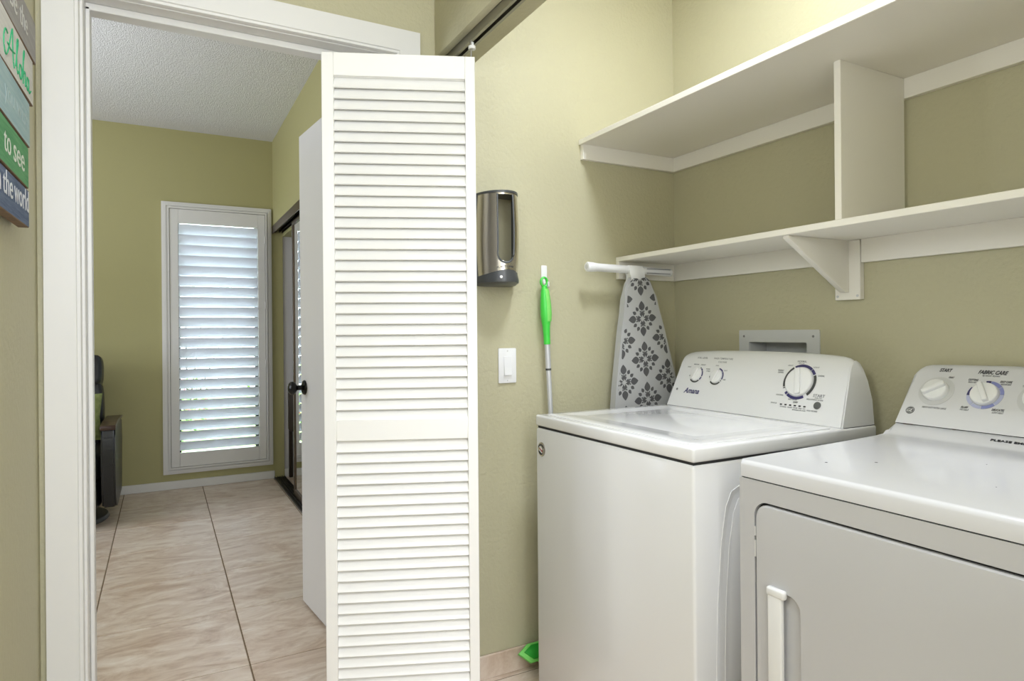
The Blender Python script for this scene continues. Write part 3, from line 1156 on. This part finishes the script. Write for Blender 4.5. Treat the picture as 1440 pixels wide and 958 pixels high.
obj('pole', tube(B(), [mopp(1.053), mopp(.13)], .0088, 18), M['alu'], mp_)
obj('pole_collar', tube(B(), [mopp(1.058), mopp(1.051)], .0102, 18), M['char'], mp_)
# head leaning against the wall base
hm = Matrix.Translation((1.232, 1.958, .066)) @ Matrix.Rotation(math.radians(52), 4, 'X')
b = B()
pts = [(-.158, .006), (-.120, -.032), (.125, -.032), (.150, .006), (.125, .030), (-.115, .030)]
prism(b, [hm @ Vector((x, y, -.004)) for x, y in pts], (hm.to_3x3() @ Vector((0, 0, .014))), .003)
obj('mop_head', b, M['lime'], mp_)
b = B()
pts = [(-.138, .006), (-.110, -.023), (.112, -.023), (.13, .006), (.112, .023), (-.105, .023)]
prism(b, [hm @ Vector((x, y, .010)) for x, y in pts], (hm.to_3x3() @ Vector((0, 0, .007))), .003)
obj('head_plate', b, M['green_dark'], mp_)
obj('swivel_joint', tube(B(), [mopp(.135), Vector((1.241, 1.938, .085))], [.012, .014], 14), M['green_dark'], mp_)

# ------------------------------------------------------------------ ironing board
ib = thing('ironing_board', 'grey ironing board with dark damask print standing behind the washer', 'ironing board', (1.6, 1.93, 0))
IY0, IY1 = 1.905, 1.935
LEAN = math.atan2(.036, .456)
im = Matrix.Translation((1.579, 0, 1.392)) @ Matrix.Rotation(-LEAN, 4, 'Y') @ Matrix.Identity(4)


def ibp(s, d, y):
    """s across, d down from the nose"""
    p = im @ Vector((s, 0, -d))
    return Vector((p.x, y, p.z))


half = [(0, .034), (.006, .045), (.02, .058), (.045, .068), (.08, .075), (.13, .085), (.2, .103), (.3, .124), (.40, .145), (.5, .162), (.65, .176), (.9, .184), (1.2, .184), (1.33, .178), (1.365, .16)]
outl = [(s, d) for d, s in half] + [(-s, d) for d, s in half[::-1]]
b = B()
prism(b, [ibp(s, d, IY0) for s, d in outl], (0, IY1 - IY0, 0))
bmesh.ops.bevel(b, geom=[e for e in b.edges if abs(e.verts[0].co.y - e.verts[1].co.y) < 1e-5], offset=.010, segments=4, affect='EDGES')
cv = obj('padded_cover', b, M['board_cloth'], ib)


def inside(s, d):
    if d < 0.004 or d > 1.36:
        return False
    for (d0, s0), (d1, s1) in zip(half[:-1], half[1:]):
        if d0 <= d <= d1:
            return abs(s) < s0 + (s1 - s0) * (d - d0) / (d1 - d0) - .0085
    return False


def petal(cx_, cy_, ang_, r0, r1, w, n=5):
    """leaf outline from r0 to r1 with half width w, direction ang_"""
    pts = []
    for sgn in (1, -1):
        for k in range(n + 1):
            f = k / n if sgn > 0 else 1 - k / n
            if sgn < 0 and (k == 0 or k == n):
                continue
            ww = w * math.sin(PI * f ** .8) ** .9 if 0 < f < 1 else 0
            x, y = r0 + (r1 - r0) * f, sgn * ww
            pts.append((cx_ + x * math.cos(ang_) - y * math.sin(ang_), cy_ + x * math.sin(ang_) + y * math.cos(ang_)))
    return pts


b = B()
yb_ = IY0 - .0006


def put(poly):
    if all(inside(s, d) for s, d in poly):
        vs = [b.verts.new(ibp(s, d, yb_)) for s, d in poly]
        ws = [b.verts.new(ibp(s, d, IY0 + .001)) for s, d in poly]
        b.faces.new(vs)
        for i in range(len(vs)):
            j = (i + 1) % len(vs)
            b.faces.new((vs[i], vs[j], ws[j], ws[i]))
    else:      # clip to the board by dropping outside points
        q = [(s, d) for s, d in poly if inside(s, d)]
        if len(q) >= 3:
            vs = [b.verts.new(ibp(s, d, yb_)) for s, d in q]
            try:
                b.faces.new(vs)
            except ValueError:
                pass


PV, PHZ = .153, .107
for col in range(-2, 3):
    for row in range(-1, 10):
        s0 = col * PHZ
        d0 = .005 + row * PV + (PV / 2 if col % 2 else 0)
        for q in range(4):
            a = q * PI / 2
            R = .066 if q % 2 == 0 else .067
            put(petal(s0, d0, a, .030, R, .0138, 8))
            # arrow pieces between centre and petal
            for sg_ in (-1, 1):
                put(petal(s0, d0, a + sg_ * .30, .0235, .0330, .0030, 4))
                put(petal(s0, d0, a + sg_ * .56, .0345, .0530, .0068, 6))
            put([(s0 + u_ * math.cos(a) - v_ * math.sin(a), d0 + u_ * math.sin(a) + v_ * math.cos(a)) for u_, v_ in ((.0300, 0), (.0215, .0070), (.0200, .0125), (.0120, .0085), (.0060, .0040), (.0150, 0))])
            put([(s0 + u_ * math.cos(a) - v_ * math.sin(a), d0 + u_ * math.sin(a) + v_ * math.cos(a)) for u_, v_ in ((.0300, 0), (.0215, -.0070), (.0200, -.0125), (.0120, -.0085), (.0060, -.0040), (.0150, 0))])
o = obj('damask_print', b, M['damask'], cv, smooth=0, label='dark grey damask motifs')
o['kind'] = 'stuff'
# T shaped foot at the top
b = B()
tz = 1.421
tube(b, [(1.352, 1.925, 1.4225), (1.356, 1.925, 1.4225), (1.375, 1.925, 1.4220), (1.40, 1.925, 1.4215), (1.60, 1.925, 1.418), (1.748, 1.925, 1.414)], [.015, .0180, .0178, .0152, .0150, .0146], 20)
ft = obj('foot_bar', b, M['plastic_white'], ib, label='white plastic foot bar')
b = B()
tube(b, [(1.3512, 1.925, 1.4225), (1.352, 1.925, 1.4225)], [.009, .009], 16)
obj('end_plug', b, M['ring_grey'], ft)
for dz in (-.009, .007):
    b = B()
    box(b, 1.62, 1.735, 1.9088, 1.9118, 1.415 + dz, 1.4178 + dz)
    obj('slot', b, M['grey_text'], ft)
b = B()
o_ = [(1.535, 1.434), (1.532, 1.415), (1.541, 1.402), (1.548, 1.385), (1.552, 1.366), (1.607, 1.366), (1.611, 1.385), (1.610, 1.402), (1.603, 1.418), (1.600, 1.434)]
prism(b, [(x, 1.9355, z) for x, z in o_], (0, -.027, 0), .004)
obj('leg_hub', b, M['plastic_white'], ib)
obj('folded_leg', tube(B(), [(1.565, 1.952, 1.40), (1.50, 1.952, .0)], .010, 12), M['plastic_white'], ib)
obj('folded_leg', tube(B(), [(1.60, 1.952, 1.40), (1.70, 1.952, .0)], .010, 12), M['plastic_white'], ib)

# ------------------------------------------------------------------ washer outlet box
ob = thing('outlet_box', 'white recessed plumbing outlet box above the washer console', 'outlet box', (XB, 1.5, 1.0))
o_ = [(XB - .004, y, z) for y, z in rrect(1.339, 1.664, .96, 1.188, .004, 2)]
i_ = [(XB - .004, y, z) for y, z in rrect(1.386, 1.619, 1.002, 1.146, .002, 2)]
obj('face_frame', ring(B(), o_, i_, (.0037, 0, 0)), M['box_grey'], ob)
b = B()
x0, x1 = XB + .0003, XB + .085
box(b, x1 - .002, x1, 1.385, 1.620, 1.001, 1.147)
box(b, x0, x1, 1.385, 1.387, 1.001, 1.147)
box(b, x0, x1, 1.618, 1.620, 1.001, 1.147)
box(b, x0, x1, 1.385, 1.620, 1.145, 1.147)
box(b, x0, x1, 1.385, 1.620, 1.001, 1.003)
for k in range(8):
    box(b, x1 - .004, x1 - .002, 1.39, 1.615, 1.02 + .015 * k, 1.024 + .015 * k)
obj('recess', b, M['box_grey'], ob)
for y in (1.362, 1.642):
    b = B()
    lathe(b, [(0, 0), (.0042, 0), (.0036, .0012), (0, .0015)], Matrix.Translation((XB - .004, y, 1.166)) @ Matrix.Rotation(-PI / 2, 4, 'Y'), 14)
    obj('screw', b, M['grey_text'], ob)
for y in (1.45, 1.55):
    b = B()
    tube(b, [(XB + .045, y, 1.003), (XB + .045, y, 1.06)], .009, 12)
    box(b, XB + .03, XB + .06, y - .02, y + .02, 1.06, 1.07, .002, 1)
    obj('valve', b, M['alu'], ob)


# ------------------------------------------------------------------ consoles (washer and dryer share the scheme)
def console_body(yL, yR, z0, H, prof_, fs, taper, corner=None):
    """prof_: (x, frac) from front bottom over the crest to rear bottom; fs: (distance from end, height factor)"""
    b = B()
    st = []
    for d, f in fs:
        st.append((yR + d, f, d, 1))
    for d, f in reversed(fs):
        st.append((yL - d, f, d, -1))
    rows_ = []
    W = yL - yR
    for y, f, d, sgn in st:
        row = []
        k = max(0, 1 - d / (W * .5))
        x0_, xr_ = prof_[0][0], prof_[-1][0]
        ic = max(range(len(prof_)), key=lambda q: prof_[q][1])
        xc_ = prof_[ic][0]
        xcn = x0_ + (xc_ - x0_) * f
        for q, (x, fr) in enumerate(prof_):
            zz = fr * f * H
            if q <= ic:
                x = x0_ + (x - x0_) * f
            else:
                x = xr_ - (xr_ - x) * (xr_ - xcn) / (xr_ - xc_)
            row.append(b.verts.new((x, y + sgn * taper * k * (zz / H) ** 1.2, z0 + zz)))
        rows_.append(row)
    n_ = len(prof_)
    for r0, r1 in zip(rows_[:-1], rows_[1:]):
        for i in range(n_ - 1):
            b.faces.new((r0[i], r0[i + 1], r1[i + 1], r1[i]))
        b.faces.new((r0[-1], r0[0], r1[0], r1[-1]))
    e0 = b.faces.new(rows_[0])
    e1 = b.faces.new(rows_[-1])
    b.normal_update()
    bmesh.ops.bevel(b, geom=[e for e in list(e0.edges) + list(e1.edges) if min(v.co.z for v in e.verts) > z0 + .001 or abs(e.verts[0].co.z - e.verts[1].co.z) > .02], offset=.007, segments=3, affect='EDGES')
    return b


def dial(root, mt, r_ring, r_knob, handle_ang, arcs, name='dial', hgt=.016, disc=None):
    """printed ring of arcs plus a knob with a finger grip"""
    D = None
    b = B()
    lathe(b, [(0, 0), (r_knob, 0), (r_knob, hgt * .35), (r_knob * .96, hgt * .5), (r_knob * .9, hgt * .55), (0, hgt * .55)], mt, 40)
    kb = obj(name, b, M['knob_white'], root)
    b = B()
    box(b, -r_knob * .93, r_knob * .93, -r_knob * .20, r_knob * .20, hgt * .4, hgt, r_knob * .09, 3, mtx=mt @ Matrix.Rotation(math.radians(handle_ang), 4, 'Z'))
    obj('grip', b, M['knob_white'], kb)
    if disc:
        b = B()
        arc_band(b, 0.001, disc[0], 0, 359.9, mt @ Matrix.Translation((0, 0, .0002)), 48, .0004)
        obj('dial_disc', b, disc[1], root)
    bands = {}
    for a0, a1, mk in arcs:
        bands.setdefault(mk, []).append((a0, a1))
    for mk, L in bands.items():
        for a0, a1 in L:
            b = B()
            arc_band(b, r_ring[0], r_ring[1], a0, a1, mt @ Matrix.Translation((0, 0, .0004)), max(3, int(abs(a1 - a0) / 8)), .0005)
            obj('dial_marking', b, M[mk], root, smooth=0)
    return kb


# ------------------------------------------------------------------ washer
ws = thing('washing_machine', 'white top loading washing machine with oval badge, left of the dryer', 'washer', (1.43, 1.47, 0))
wx0_, wx1_, wy0, wy1 = 1.084, 1.782, 1.121, 1.842
b = B()
box(b, wx0_, wx1_, wy0, wy1, .012, .873, .008, 3)
obj('cabinet', b, M['appliance'], ws)
obj('seam_recess', box(B(), wx0_ + .006, wx1_ - .006, wy0 + .006, wy1 - .006, .870, .884), M['dark_gap'], ws)
for x in (1.13, 1.74):
    for y in (1.17, 1.77):
        b = B()
        lathe(b, [(0, 0), (.018, 0), (.018, .013), (0, .013)], Matrix.Translation((x, y, 0)), 14)
        obj('foot', b, M['dark_gap'], ws)
# top deck with rolled edge
b = B()
box(b, wx0_ - .001, wx1_ + .001, wy0 - .001, wy1 + .001, .879, .9155, .007, 3)
obj('top_deck', b, M['appliance_top'], ws)
# lid: plate with shallow sloped dish
b = B()
L0 = [(x, y) for x, y in rrect(1.108, 1.618, 1.140, 1.822, .02, 5)]
L1 = [(x, y) for x, y in rrect(1.111, 1.615, 1.143, 1.819, .018, 5)]
L2 = [(x, y) for x, y in rrect(1.150, 1.585, 1.182, 1.782, .02, 5)]
L3 = [(x, y) for x, y in rrect(1.158, 1.577, 1.190, 1.774, .016, 5)]
L4 = [(x, y) for x, y in rrect(1.262, 1.500, 1.292, 1.680, .012, 5)]
rr_ = []
for L, z in ((L0, .9150), (L0, .9172), (L1, .9185), (L2, .9185), (L3, .9172), (L4, .9135)):
    rr_.append([b.verts.new((x, y, z)) for x, y in L])
for r0, r1 in zip(rr_[:-1], rr_[1:]):
    for i in range(len(r0)):
        j = (i + 1) % len(r0)
        b.faces.new((r0[i], r0[j], r1[j], r1[i]))
b.faces.new(rr_[-1])
b.faces.new(rr_[0][::-1])
obj('lid', b, M['appliance_top'], ws, smooth=50)
# pressed panel on the side facing the dryer
b = B()
side = [(1.150, .06), (1.152, .40), (1.158, .55), (1.170, .68), (1.186, .765), (1.205, .800), (1.235, .812), (1.640, .812), (1.668, .800), (1.680, .77), (1.690, .60), (1.700, .06)]
cx_s, cz_s = 1.43, .45
inn = [(cx_s + (x - cx_s) * .965, cz_s + (z - cz_s) * .975) for x, z in side]
ring(b, [(x, wy0 - .0015, z) for x, z in side], [(x, wy0 - .0015, z) for x, z in inn], (0, .0020, 0))
obj('pressed_rib', b, M['appliance'], ws, smooth=30)
b = B()
inn2 = [(cx_s + (x - cx_s) * .90, cz_s + (z - cz_s) * .94) for x, z in side]
prism(b, [(x, wy0 + .0005, z) for x, z in inn2], (0, -.0020, 0), .0009)
obj('pressed_panel', b, M['appliance'], ws)
# badge
bm_ = Matrix.Translation((wx0_ - .0002, 1.804, .806)) @ Matrix.Rotation(-PI / 2, 4, 'Y')
b = B()
lathe(b, [(0, 0), (.0225, 0), (.0225, .0015), (.019, .0030), (0, .0030)], bm_, 36)
bg = obj('badge', b, M['steel'], ws, label='small round metal badge')
fmb = frame((wx0_ - .0034, 1.804, .806), (0, -1, 0), (0, 0, 1))
b = B()
box(b, -.011, .006, .001, .0055, 0, .0008, mtx=fmb @ Matrix.Rotation(-.5, 4, 'Z'))
box(b, -.006, .011, -.009, -.005, 0, .0008, mtx=fmb @ Matrix.Rotation(-.5, 4, 'Z'))
obj('emblem_stripe', b, M['plastic_white'], bg, smooth=0)
M['red'] = mat('badge_red', (150, 40, 48), .4)
b = box(B(), -.008, .010, -.0035, .0000, 0, .0009, mtx=fmb @ Matrix.Rotation(-.5, 4, 'Z'))
obj('emblem_band', b, M['red'], bg, smooth=0)
b = B()
arc_band(b, .0125, .0175, 20, 160, fmb, 12, .0008)
arc_band(b, .0125, .0175, 205, 300, fmb, 10, .0008)
box(b, -.009, .006, -.0135, -.0100, 0, .0008, mtx=fmb @ Matrix.Rotation(-.3, 4, 'Z'))
obj('emblem_ring', b, M['dark_text'], bg, smooth=0)
# console
WZ0, WH = .916, .202
wp = [(1.640, 0), (1.7036, .75), (1.7095, .83), (1.716, .90), (1.724, .955), (1.733, .99), (1.741, 1.0), (1.749, .97), (1.757, .88), (1.767, .70), (1.776, .40), (1.781, .08), (1.7815, 0)]
fs = [(0, .86), (.008, .90), (.022, .935), (.045, .958), (.08, .972), (.15, .988), (.25, .997), (.345, 1.0)]
cb_ = obj('control_console', console_body(wy1 - .006, wy0 + .006, WZ0, WH, wp, fs, .018), M['console'], ws, smooth=50)
obj('console_base', box(B(), 1.6415, 1.779, wy0 + .004, wy1 - .004, .9150, .9165), M['dark_gap'], ws)
wslope = .0636 / (.75 * WH)


def wf(y, z, off=.0004):
    """frame on the sloped console face at a given y, z (X to the viewer's right)"""
    n_ = Vector((-1, 0, wslope)).normalized()
    p = Vector((1.640 + wslope * (z - WZ0), y, z)) + n_ * off
    return frame(p, (0, -1, 0), Vector((wslope, 0, 1)).normalized())


dial(ws, wf(1.2997, 1.0305), (.0475, .0560), .0455, 105,
     [(125, 200, 'char'), (52, 120, 'navy'), (30, 50, 'navy'), (-47, 26, 'char'), (-126, -60, 'navy'), (-138, -129, 'navy'), (203, 206, 'char')], 'cycle_dial')
dial(ws, wf(1.7273, 1.0305), (.0265, .0312), .0245, 75, [(55, 63, 'char'), (32, 50, 'navy'), (-12, 28, 'navy'), (-40, -18, 'navy'), (-135, -48, 'char'), (188, 196, 'char')], 'small_dial', .012)
dial(ws, wf(1.6309, 1.0285), (.0265, .0312), .0245, 75, [(40, 80, 'navy'), (-20, 36, 'navy'), (-34, -28, 'char'), (-135, -42, 'char'), (180, 192, 'char')], 'small_dial', .012)
b = B()
lathe(b, [(0, 0), (.0112, 0), (.0112, .002), (.009, .0032), (0, .0032)], wf(1.2208, 0.9680), 28)
obj('start_button', b, M['btn'], ws)
for k in range(6):
    y = 1.3430 - k * (1.3430 - 1.2611) / 5
    obj('indicator_light', box(B(), -.0038, .0038, -.0021, .0021, 0, .0006, mtx=wf(y, 0.9613)), M['dark_text'], ws, smooth=0)
b = B()
text_bm(b, 'Amana', wf(1.7636, 0.9641), .028, width=.074, shear=.35, bold=.022)
obj('lettering', b, M['navy'], ws, smooth=0)
b = B()
for s, y, z, w_, sz, al in (
    ('SOIL LEVEL', 1.7437, 1.0861, .050, .0085, 'LEFT'), ('WASH TEMPERATURE', 1.6650, 1.0861, .086, .0085, 'LEFT'), ('COLD RINSE', 1.6404, 1.0750, .038, .0075, 'LEFT'),
    ('NORMAL', 1.3083, 1.0881, .032, .0085, 'CENTER'), ('REGULAR', 1.3087, 1.0831, .020, .005, 'CENTER'), ('HEAVY', 1.3451, 1.0755, .018, .0055, 'CENTER'),
    ('LIGHT', 1.2548, 1.0735, .020, .0055, 'CENTER'), ('CASUAL', 1.2323, 1.0495, .022, .0065, 'CENTER'), ('WRINKLE', 1.3758, 1.0595, .022, .0058, 'CENTER'), ('CONTROL', 1.3746, 1.0530, .022, .0058, 'CENTER'),
    ('COLOURS', 1.3567, 0.9861, .026, .0058, 'CENTER'), ('DEEP WATER', 1.3075, 0.9763, .030, .0055, 'CENTER'), ('DELICATES', 1.2479, 0.9817, .026, .0055, 'CENTER'),
    ('PUSH TO', 1.2240, 0.9866, .022, .005, 'CENTER'), ('START OR PAUSE', 1.2217, 0.9817, .030, .0045, 'CENTER'),
    ('STATUS', 1.3701, 0.9612, .022, .0055, 'CENTER'), ('SENSING  WASH  RINSE  SPIN  LID', 1.3007, 0.9534, .088, .0045, 'CENTER'), ('SEE MANUAL FOR CYCLES', 1.2771, 0.9480, .045, .0042, 'CENTER'),
    ('HOLD 3 SECONDS', 1.2333, 0.9500, .034, .0052, 'CENTER'),
    ('MEDIUM', 1.7398, 1.0635, .024, .0052, 'CENTER'), ('LIGHT', 1.7710, 1.0535, .016, .0052, 'CENTER'), ('HEAVY', 1.7060, 1.0630, .022, .0052, 'CENTER'),
    ('WARM', 1.6784, 1.0495, .018, .0052, 'CENTER'), ('COOL', 1.6397, 1.0630, .014, .0052, 'CENTER'), ('HOT', 1.5965, 1.0475, .014, .0055, 'CENTER'), ('COLD', 1.6747, 1.0425, .018, .0055, 'CENTER'), ('COLD', 1.5919, 1.0176, .012, .005, 'CENTER')):
    text_bm(b, s, wf(y, z), sz * 1.1, width=w_, align=al, bold=.008)
obj('small_lettering', b, M['grey_text'], ws, smooth=0, kind='stuff')
b = B()
text_bm(b, 'START', wf(1.2234, 0.9915), .0125, width=.038, align='CENTER', bold=.008)
obj('lettering', b, M['grey_text'], ws, smooth=0)
b = B()
text_bm(b, 'OFF', wf(1.2949, 0.9685), .0078, width=.016, align='CENTER', bold=.02)
obj('lettering', b, M['char'], ws, smooth=0)
b = B()
lathe(b, [(0, 0), (.0045, 0), (.0045, .0006), (0, .0006)], wf(1.8006, 0.9740), 16)
obj('small_logo', b, M['grey_text'], ws)

# ------------------------------------------------------------------ dryer
dr = thing('clothes_dryer', 'white front loading clothes dryer at the right edge', 'dryer', (1.46, .68, 0))
dx0, dx1, dy0, dy1 = 1.123, 1.800, .334, 1.020
DT = .903
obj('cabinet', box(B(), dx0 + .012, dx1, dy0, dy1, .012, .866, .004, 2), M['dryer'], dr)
for x in (1.17, 1.76):
    for y in (.38, .97):
        b = B()
        lathe(b, [(0, 0), (.018, 0), (.018, .013), (0, .013)], Matrix.Translation((x, y, 0)), 14)
        obj('foot', b, M['dark_gap'], dr)
# front panel with a door opening
o_ = [(dx0, y, z) for y, z in rrect(dy0, dy1, .014, .8645, .004, 8)]
i_ = [(dx0, y, z) for y, z in rrect(.376, .9805, .20, .8215, .034, 8)]
b = ring(B(), o_, i_, (.0125, 0, 0))
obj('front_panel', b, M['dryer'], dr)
obj('door_gasket', box(B(), dx0 + .0105, dx0 + .0123, .378, .979, .202, .820), M['dark_gap'], dr)
# door with a hand pocket
o_ = [(y, z) for y, z in rrect(.381, .9770, .205, .8160, .031, 8)]
i_ = [(y, z) for y, z in rrect(.8655, .9320, .30, .6450, .028, 8)]
b = B()
V0 = [b.verts.new((dx0 + .010, y, z)) for y, z in o_]
cY, cZ = (.381 + .977) / 2, (.205 + .816) / 2
V1 = [b.verts.new((dx0 + .002, y, z)) for y, z in o_]
V2 = [b.verts.new((dx0 - .0015, cY + (y - cY) * .990, cZ + (z - cZ) * .990)) for y, z in o_]
V3 = [b.verts.new((dx0 - .0020, cY + (y - cY) * .975, cZ + (z - cZ) * .975)) for y, z in o_]
V4 = [b.verts.new((dx0 - .0020, y, z)) for y, z in i_]
mY, mZ = (.8655 + .932) / 2, .4725
V5 = [b.verts.new((dx0 + .001, mY + (y - mY) * .93, mZ + (z - mZ) * .985)) for y, z in i_]
V6 = [b.verts.new((dx0 + .009, mY + (y - mY) * .74, mZ + (z - mZ) * .96)) for y, z in i_]
for r0, r1 in ((V0, V1), (V1, V2), (V2, V3), (V3, V4), (V4, V5), (V5, V6)):
    for i in range(len(r0)):
        j = (i + 1) % len(r0)
        b.faces.new((r0[i], r0[j], r1[j], r1[i]))
b.faces.new(V6)
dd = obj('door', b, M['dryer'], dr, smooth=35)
b = B()
box(b, dx0 - .013, dx0 - .001, .9035, .9385, .29, .648, .004, 3)
box(b, dx0 - .015, dx0 - .001, .8955, .9405, .634, .6530, .005, 3)
obj('handle', b, M['plastic_white'], dd)
for z0, z1 in ((.70, .735), (.745, .765)):
    obj('latch', box(B(), dx0 - .001, dx0 + .006, .9762, .9800, z0, z1), M['ring_grey'], dd)
# worktop: rolled front edge, rising curve at the back
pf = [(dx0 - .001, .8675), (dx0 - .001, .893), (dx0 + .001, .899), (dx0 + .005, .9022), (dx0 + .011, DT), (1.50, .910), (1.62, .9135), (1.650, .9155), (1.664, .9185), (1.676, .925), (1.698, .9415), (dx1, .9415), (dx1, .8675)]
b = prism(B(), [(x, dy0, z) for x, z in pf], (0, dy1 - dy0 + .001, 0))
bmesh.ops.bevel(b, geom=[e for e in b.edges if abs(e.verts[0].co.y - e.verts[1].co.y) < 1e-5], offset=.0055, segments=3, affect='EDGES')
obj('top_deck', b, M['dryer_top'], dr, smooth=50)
obj('seam_recess', box(B(), dx0 + .004, dx1 - .004, dy0 + .004, dy1 - .004, .864, .869), M['dark_gap'], dr)
# chips in the enamel
for x, y, r in ((1.243, .893, .0030), (1.325, .835, .0035), (1.48, .70, .0012), (1.30, .60, .0012), (1.42, .52, .0015)):
    b = lathe(B(), [(0, 0), (r, 0), (r * .6, .0005), (0, .0006)], Matrix.Translation((x, y, DT + .0071 * (x - 1.134) / .366)), 9)
    obj('chipped_spot', b, M['dark_text'], dr, label='small dark chip in the enamel')
# console
DZ0, DH = .943, .153
dp = [(1.695, 0), (1.7883, .85), (1.7945, .90), (1.801, .95), (1.808, .985), (1.815, 1.0), (1.825, .99), (1.830, .95), (1.832, .9), (1.832, 0)]
dfs = [(0, .74), (.003, .84), (.009, .90), (.018, .945), (.032, .968), (.07, .980), (.2, .993), (.34, 1.0)]
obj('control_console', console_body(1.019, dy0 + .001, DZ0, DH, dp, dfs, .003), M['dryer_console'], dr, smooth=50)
dslope = .0933 / (.85 * DH)


def df(y, z, off=.0004):
    n_ = Vector((-1, 0, dslope)).normalized()
    p = Vector((1.695 + dslope * (z - DZ0), y, z)) + n_ * off
    return frame(p, (0, -1, 0), Vector((dslope, 0, 1)).normalized())


obj('console_base', box(B(), 1.6975, 1.80, dy0 + .004, 1.015, .9412, .9435), M['dark_gap'], dr)
dial(dr, df(0.9447, 1.0269), (.030, .0305), .0300, 35, [], 'start_dial', .024, (.0425, M['ring_grey']))
dial(dr, df(0.8320, 1.0259), (.0315, .0398), .0300, 118,
     [(150, 186, 'navy'), (84, 100, 'navy'), (40, 82, 'peri'), (5, 38, 'peri'), (-42, 3, 'pale_peri'), (-88, -44, 'peri'), (-125, -90, 'pale_peri'), (188, 232, 'pale_peri')], 'fabric_care_dial', .022)
dial(dr, df(0.7214, 1.0250), (.030, .0305), .0300, 90, [], 'timer_dial', .024, (.0425, M['ring_grey']))
gm = df(0.9901, 0.9756)
b = B()
lathe(b, [(0, 0), (.0108, 0), (.0108, .0008), (0, .0008)], gm, 28)
bd = obj('round_logo', b, M['char'], dr)
b = B()
text_bm(b, 'GE', gm @ Matrix.Translation((0, -.0048, .0009)), .0135, width=.0135, align='CENTER', shear=.2, bold=.01)
arc_band(b, .0088, .0094, 0, 359, gm @ Matrix.Translation((0, 0, .0009)), 28, .0003)
obj('lettering', b, M['plastic_white'], bd, smooth=0)
b = B()
for s, y, z, w_, sz, al, sh_ in (
    ('START', 0.9400, 1.0754, .030, .0105, 'CENTER', .25), ('FABRIC CARE', 0.8317, 1.0745, .064, .0115, 'CENTER', .3),
    ('START', 0.9206, 1.0601, .013, .0050, 'CENTER', .2), ('COTTONS', 0.8687, 1.0571, .022, .0060, 'CENTER', .2),
    ('EASY CARE', 0.7969, 1.0562, .025, .0060, 'CENTER', .2), ('FLUFF', 0.8664, 0.9920, .016, .0058, 'CENTER', .2), ('DELICATES', 0.7942, 0.9920, .026, .0060, 'CENTER', .2)):
    b = B()
    text_bm(b, s, df(y, z), sz * 1.35, width=w_, align=al, shear=sh_, bold=.02)
    obj('lettering', b, M['dark_text'], dr, smooth=0, label='dark italic lettering')
b = B()
for s, y, z, w_, sz in (
    ('by sensor dryness', 0.8332, 1.0692, .038, .0058), ('HIGH HEAT', 0.8673, 1.0517, .022, .0055), ('MEDIUM HEAT', 0.7957, 1.0508, .022, .0052),
    ('NO HEAT', 0.8651, 0.9868, .020, .0052), ('LOW HEAT', 0.7929, 0.9863, .024, .0055), ('HEAVY DUTY EXTRA LARGE', 0.9350, 0.9844, .058, .0060), ('TIMED', 0.7556, 1.0493, .012, .0055)):
    text_bm(b, s, df(y, z), sz * 1.2, width=w_, align='CENTER', shear=.15, bold=.01)
obj('small_lettering', b, M['grey_text'], dr, smooth=0, kind='stuff', label='small grey lettering')
b = B()
text_bm(b, 'PLEASE EMPTY LINT FILTER', frame((1.6795, .7865, .9282), (0, -1, 0), (.8, 0, .60)), .0085, width=.165, bold=.015, height=.0012)
obj('lettering', b, M['dark_text'], dr, smooth=0, label='dark lettering on the rear slope of the top')
for y0, y1 in ((.970, .995), (.868, .876)):
    obj('rust_mark', box(B(), 1.6945, 1.6985, y0, y1, .9412, .9432), M['wood_brown'], dr)
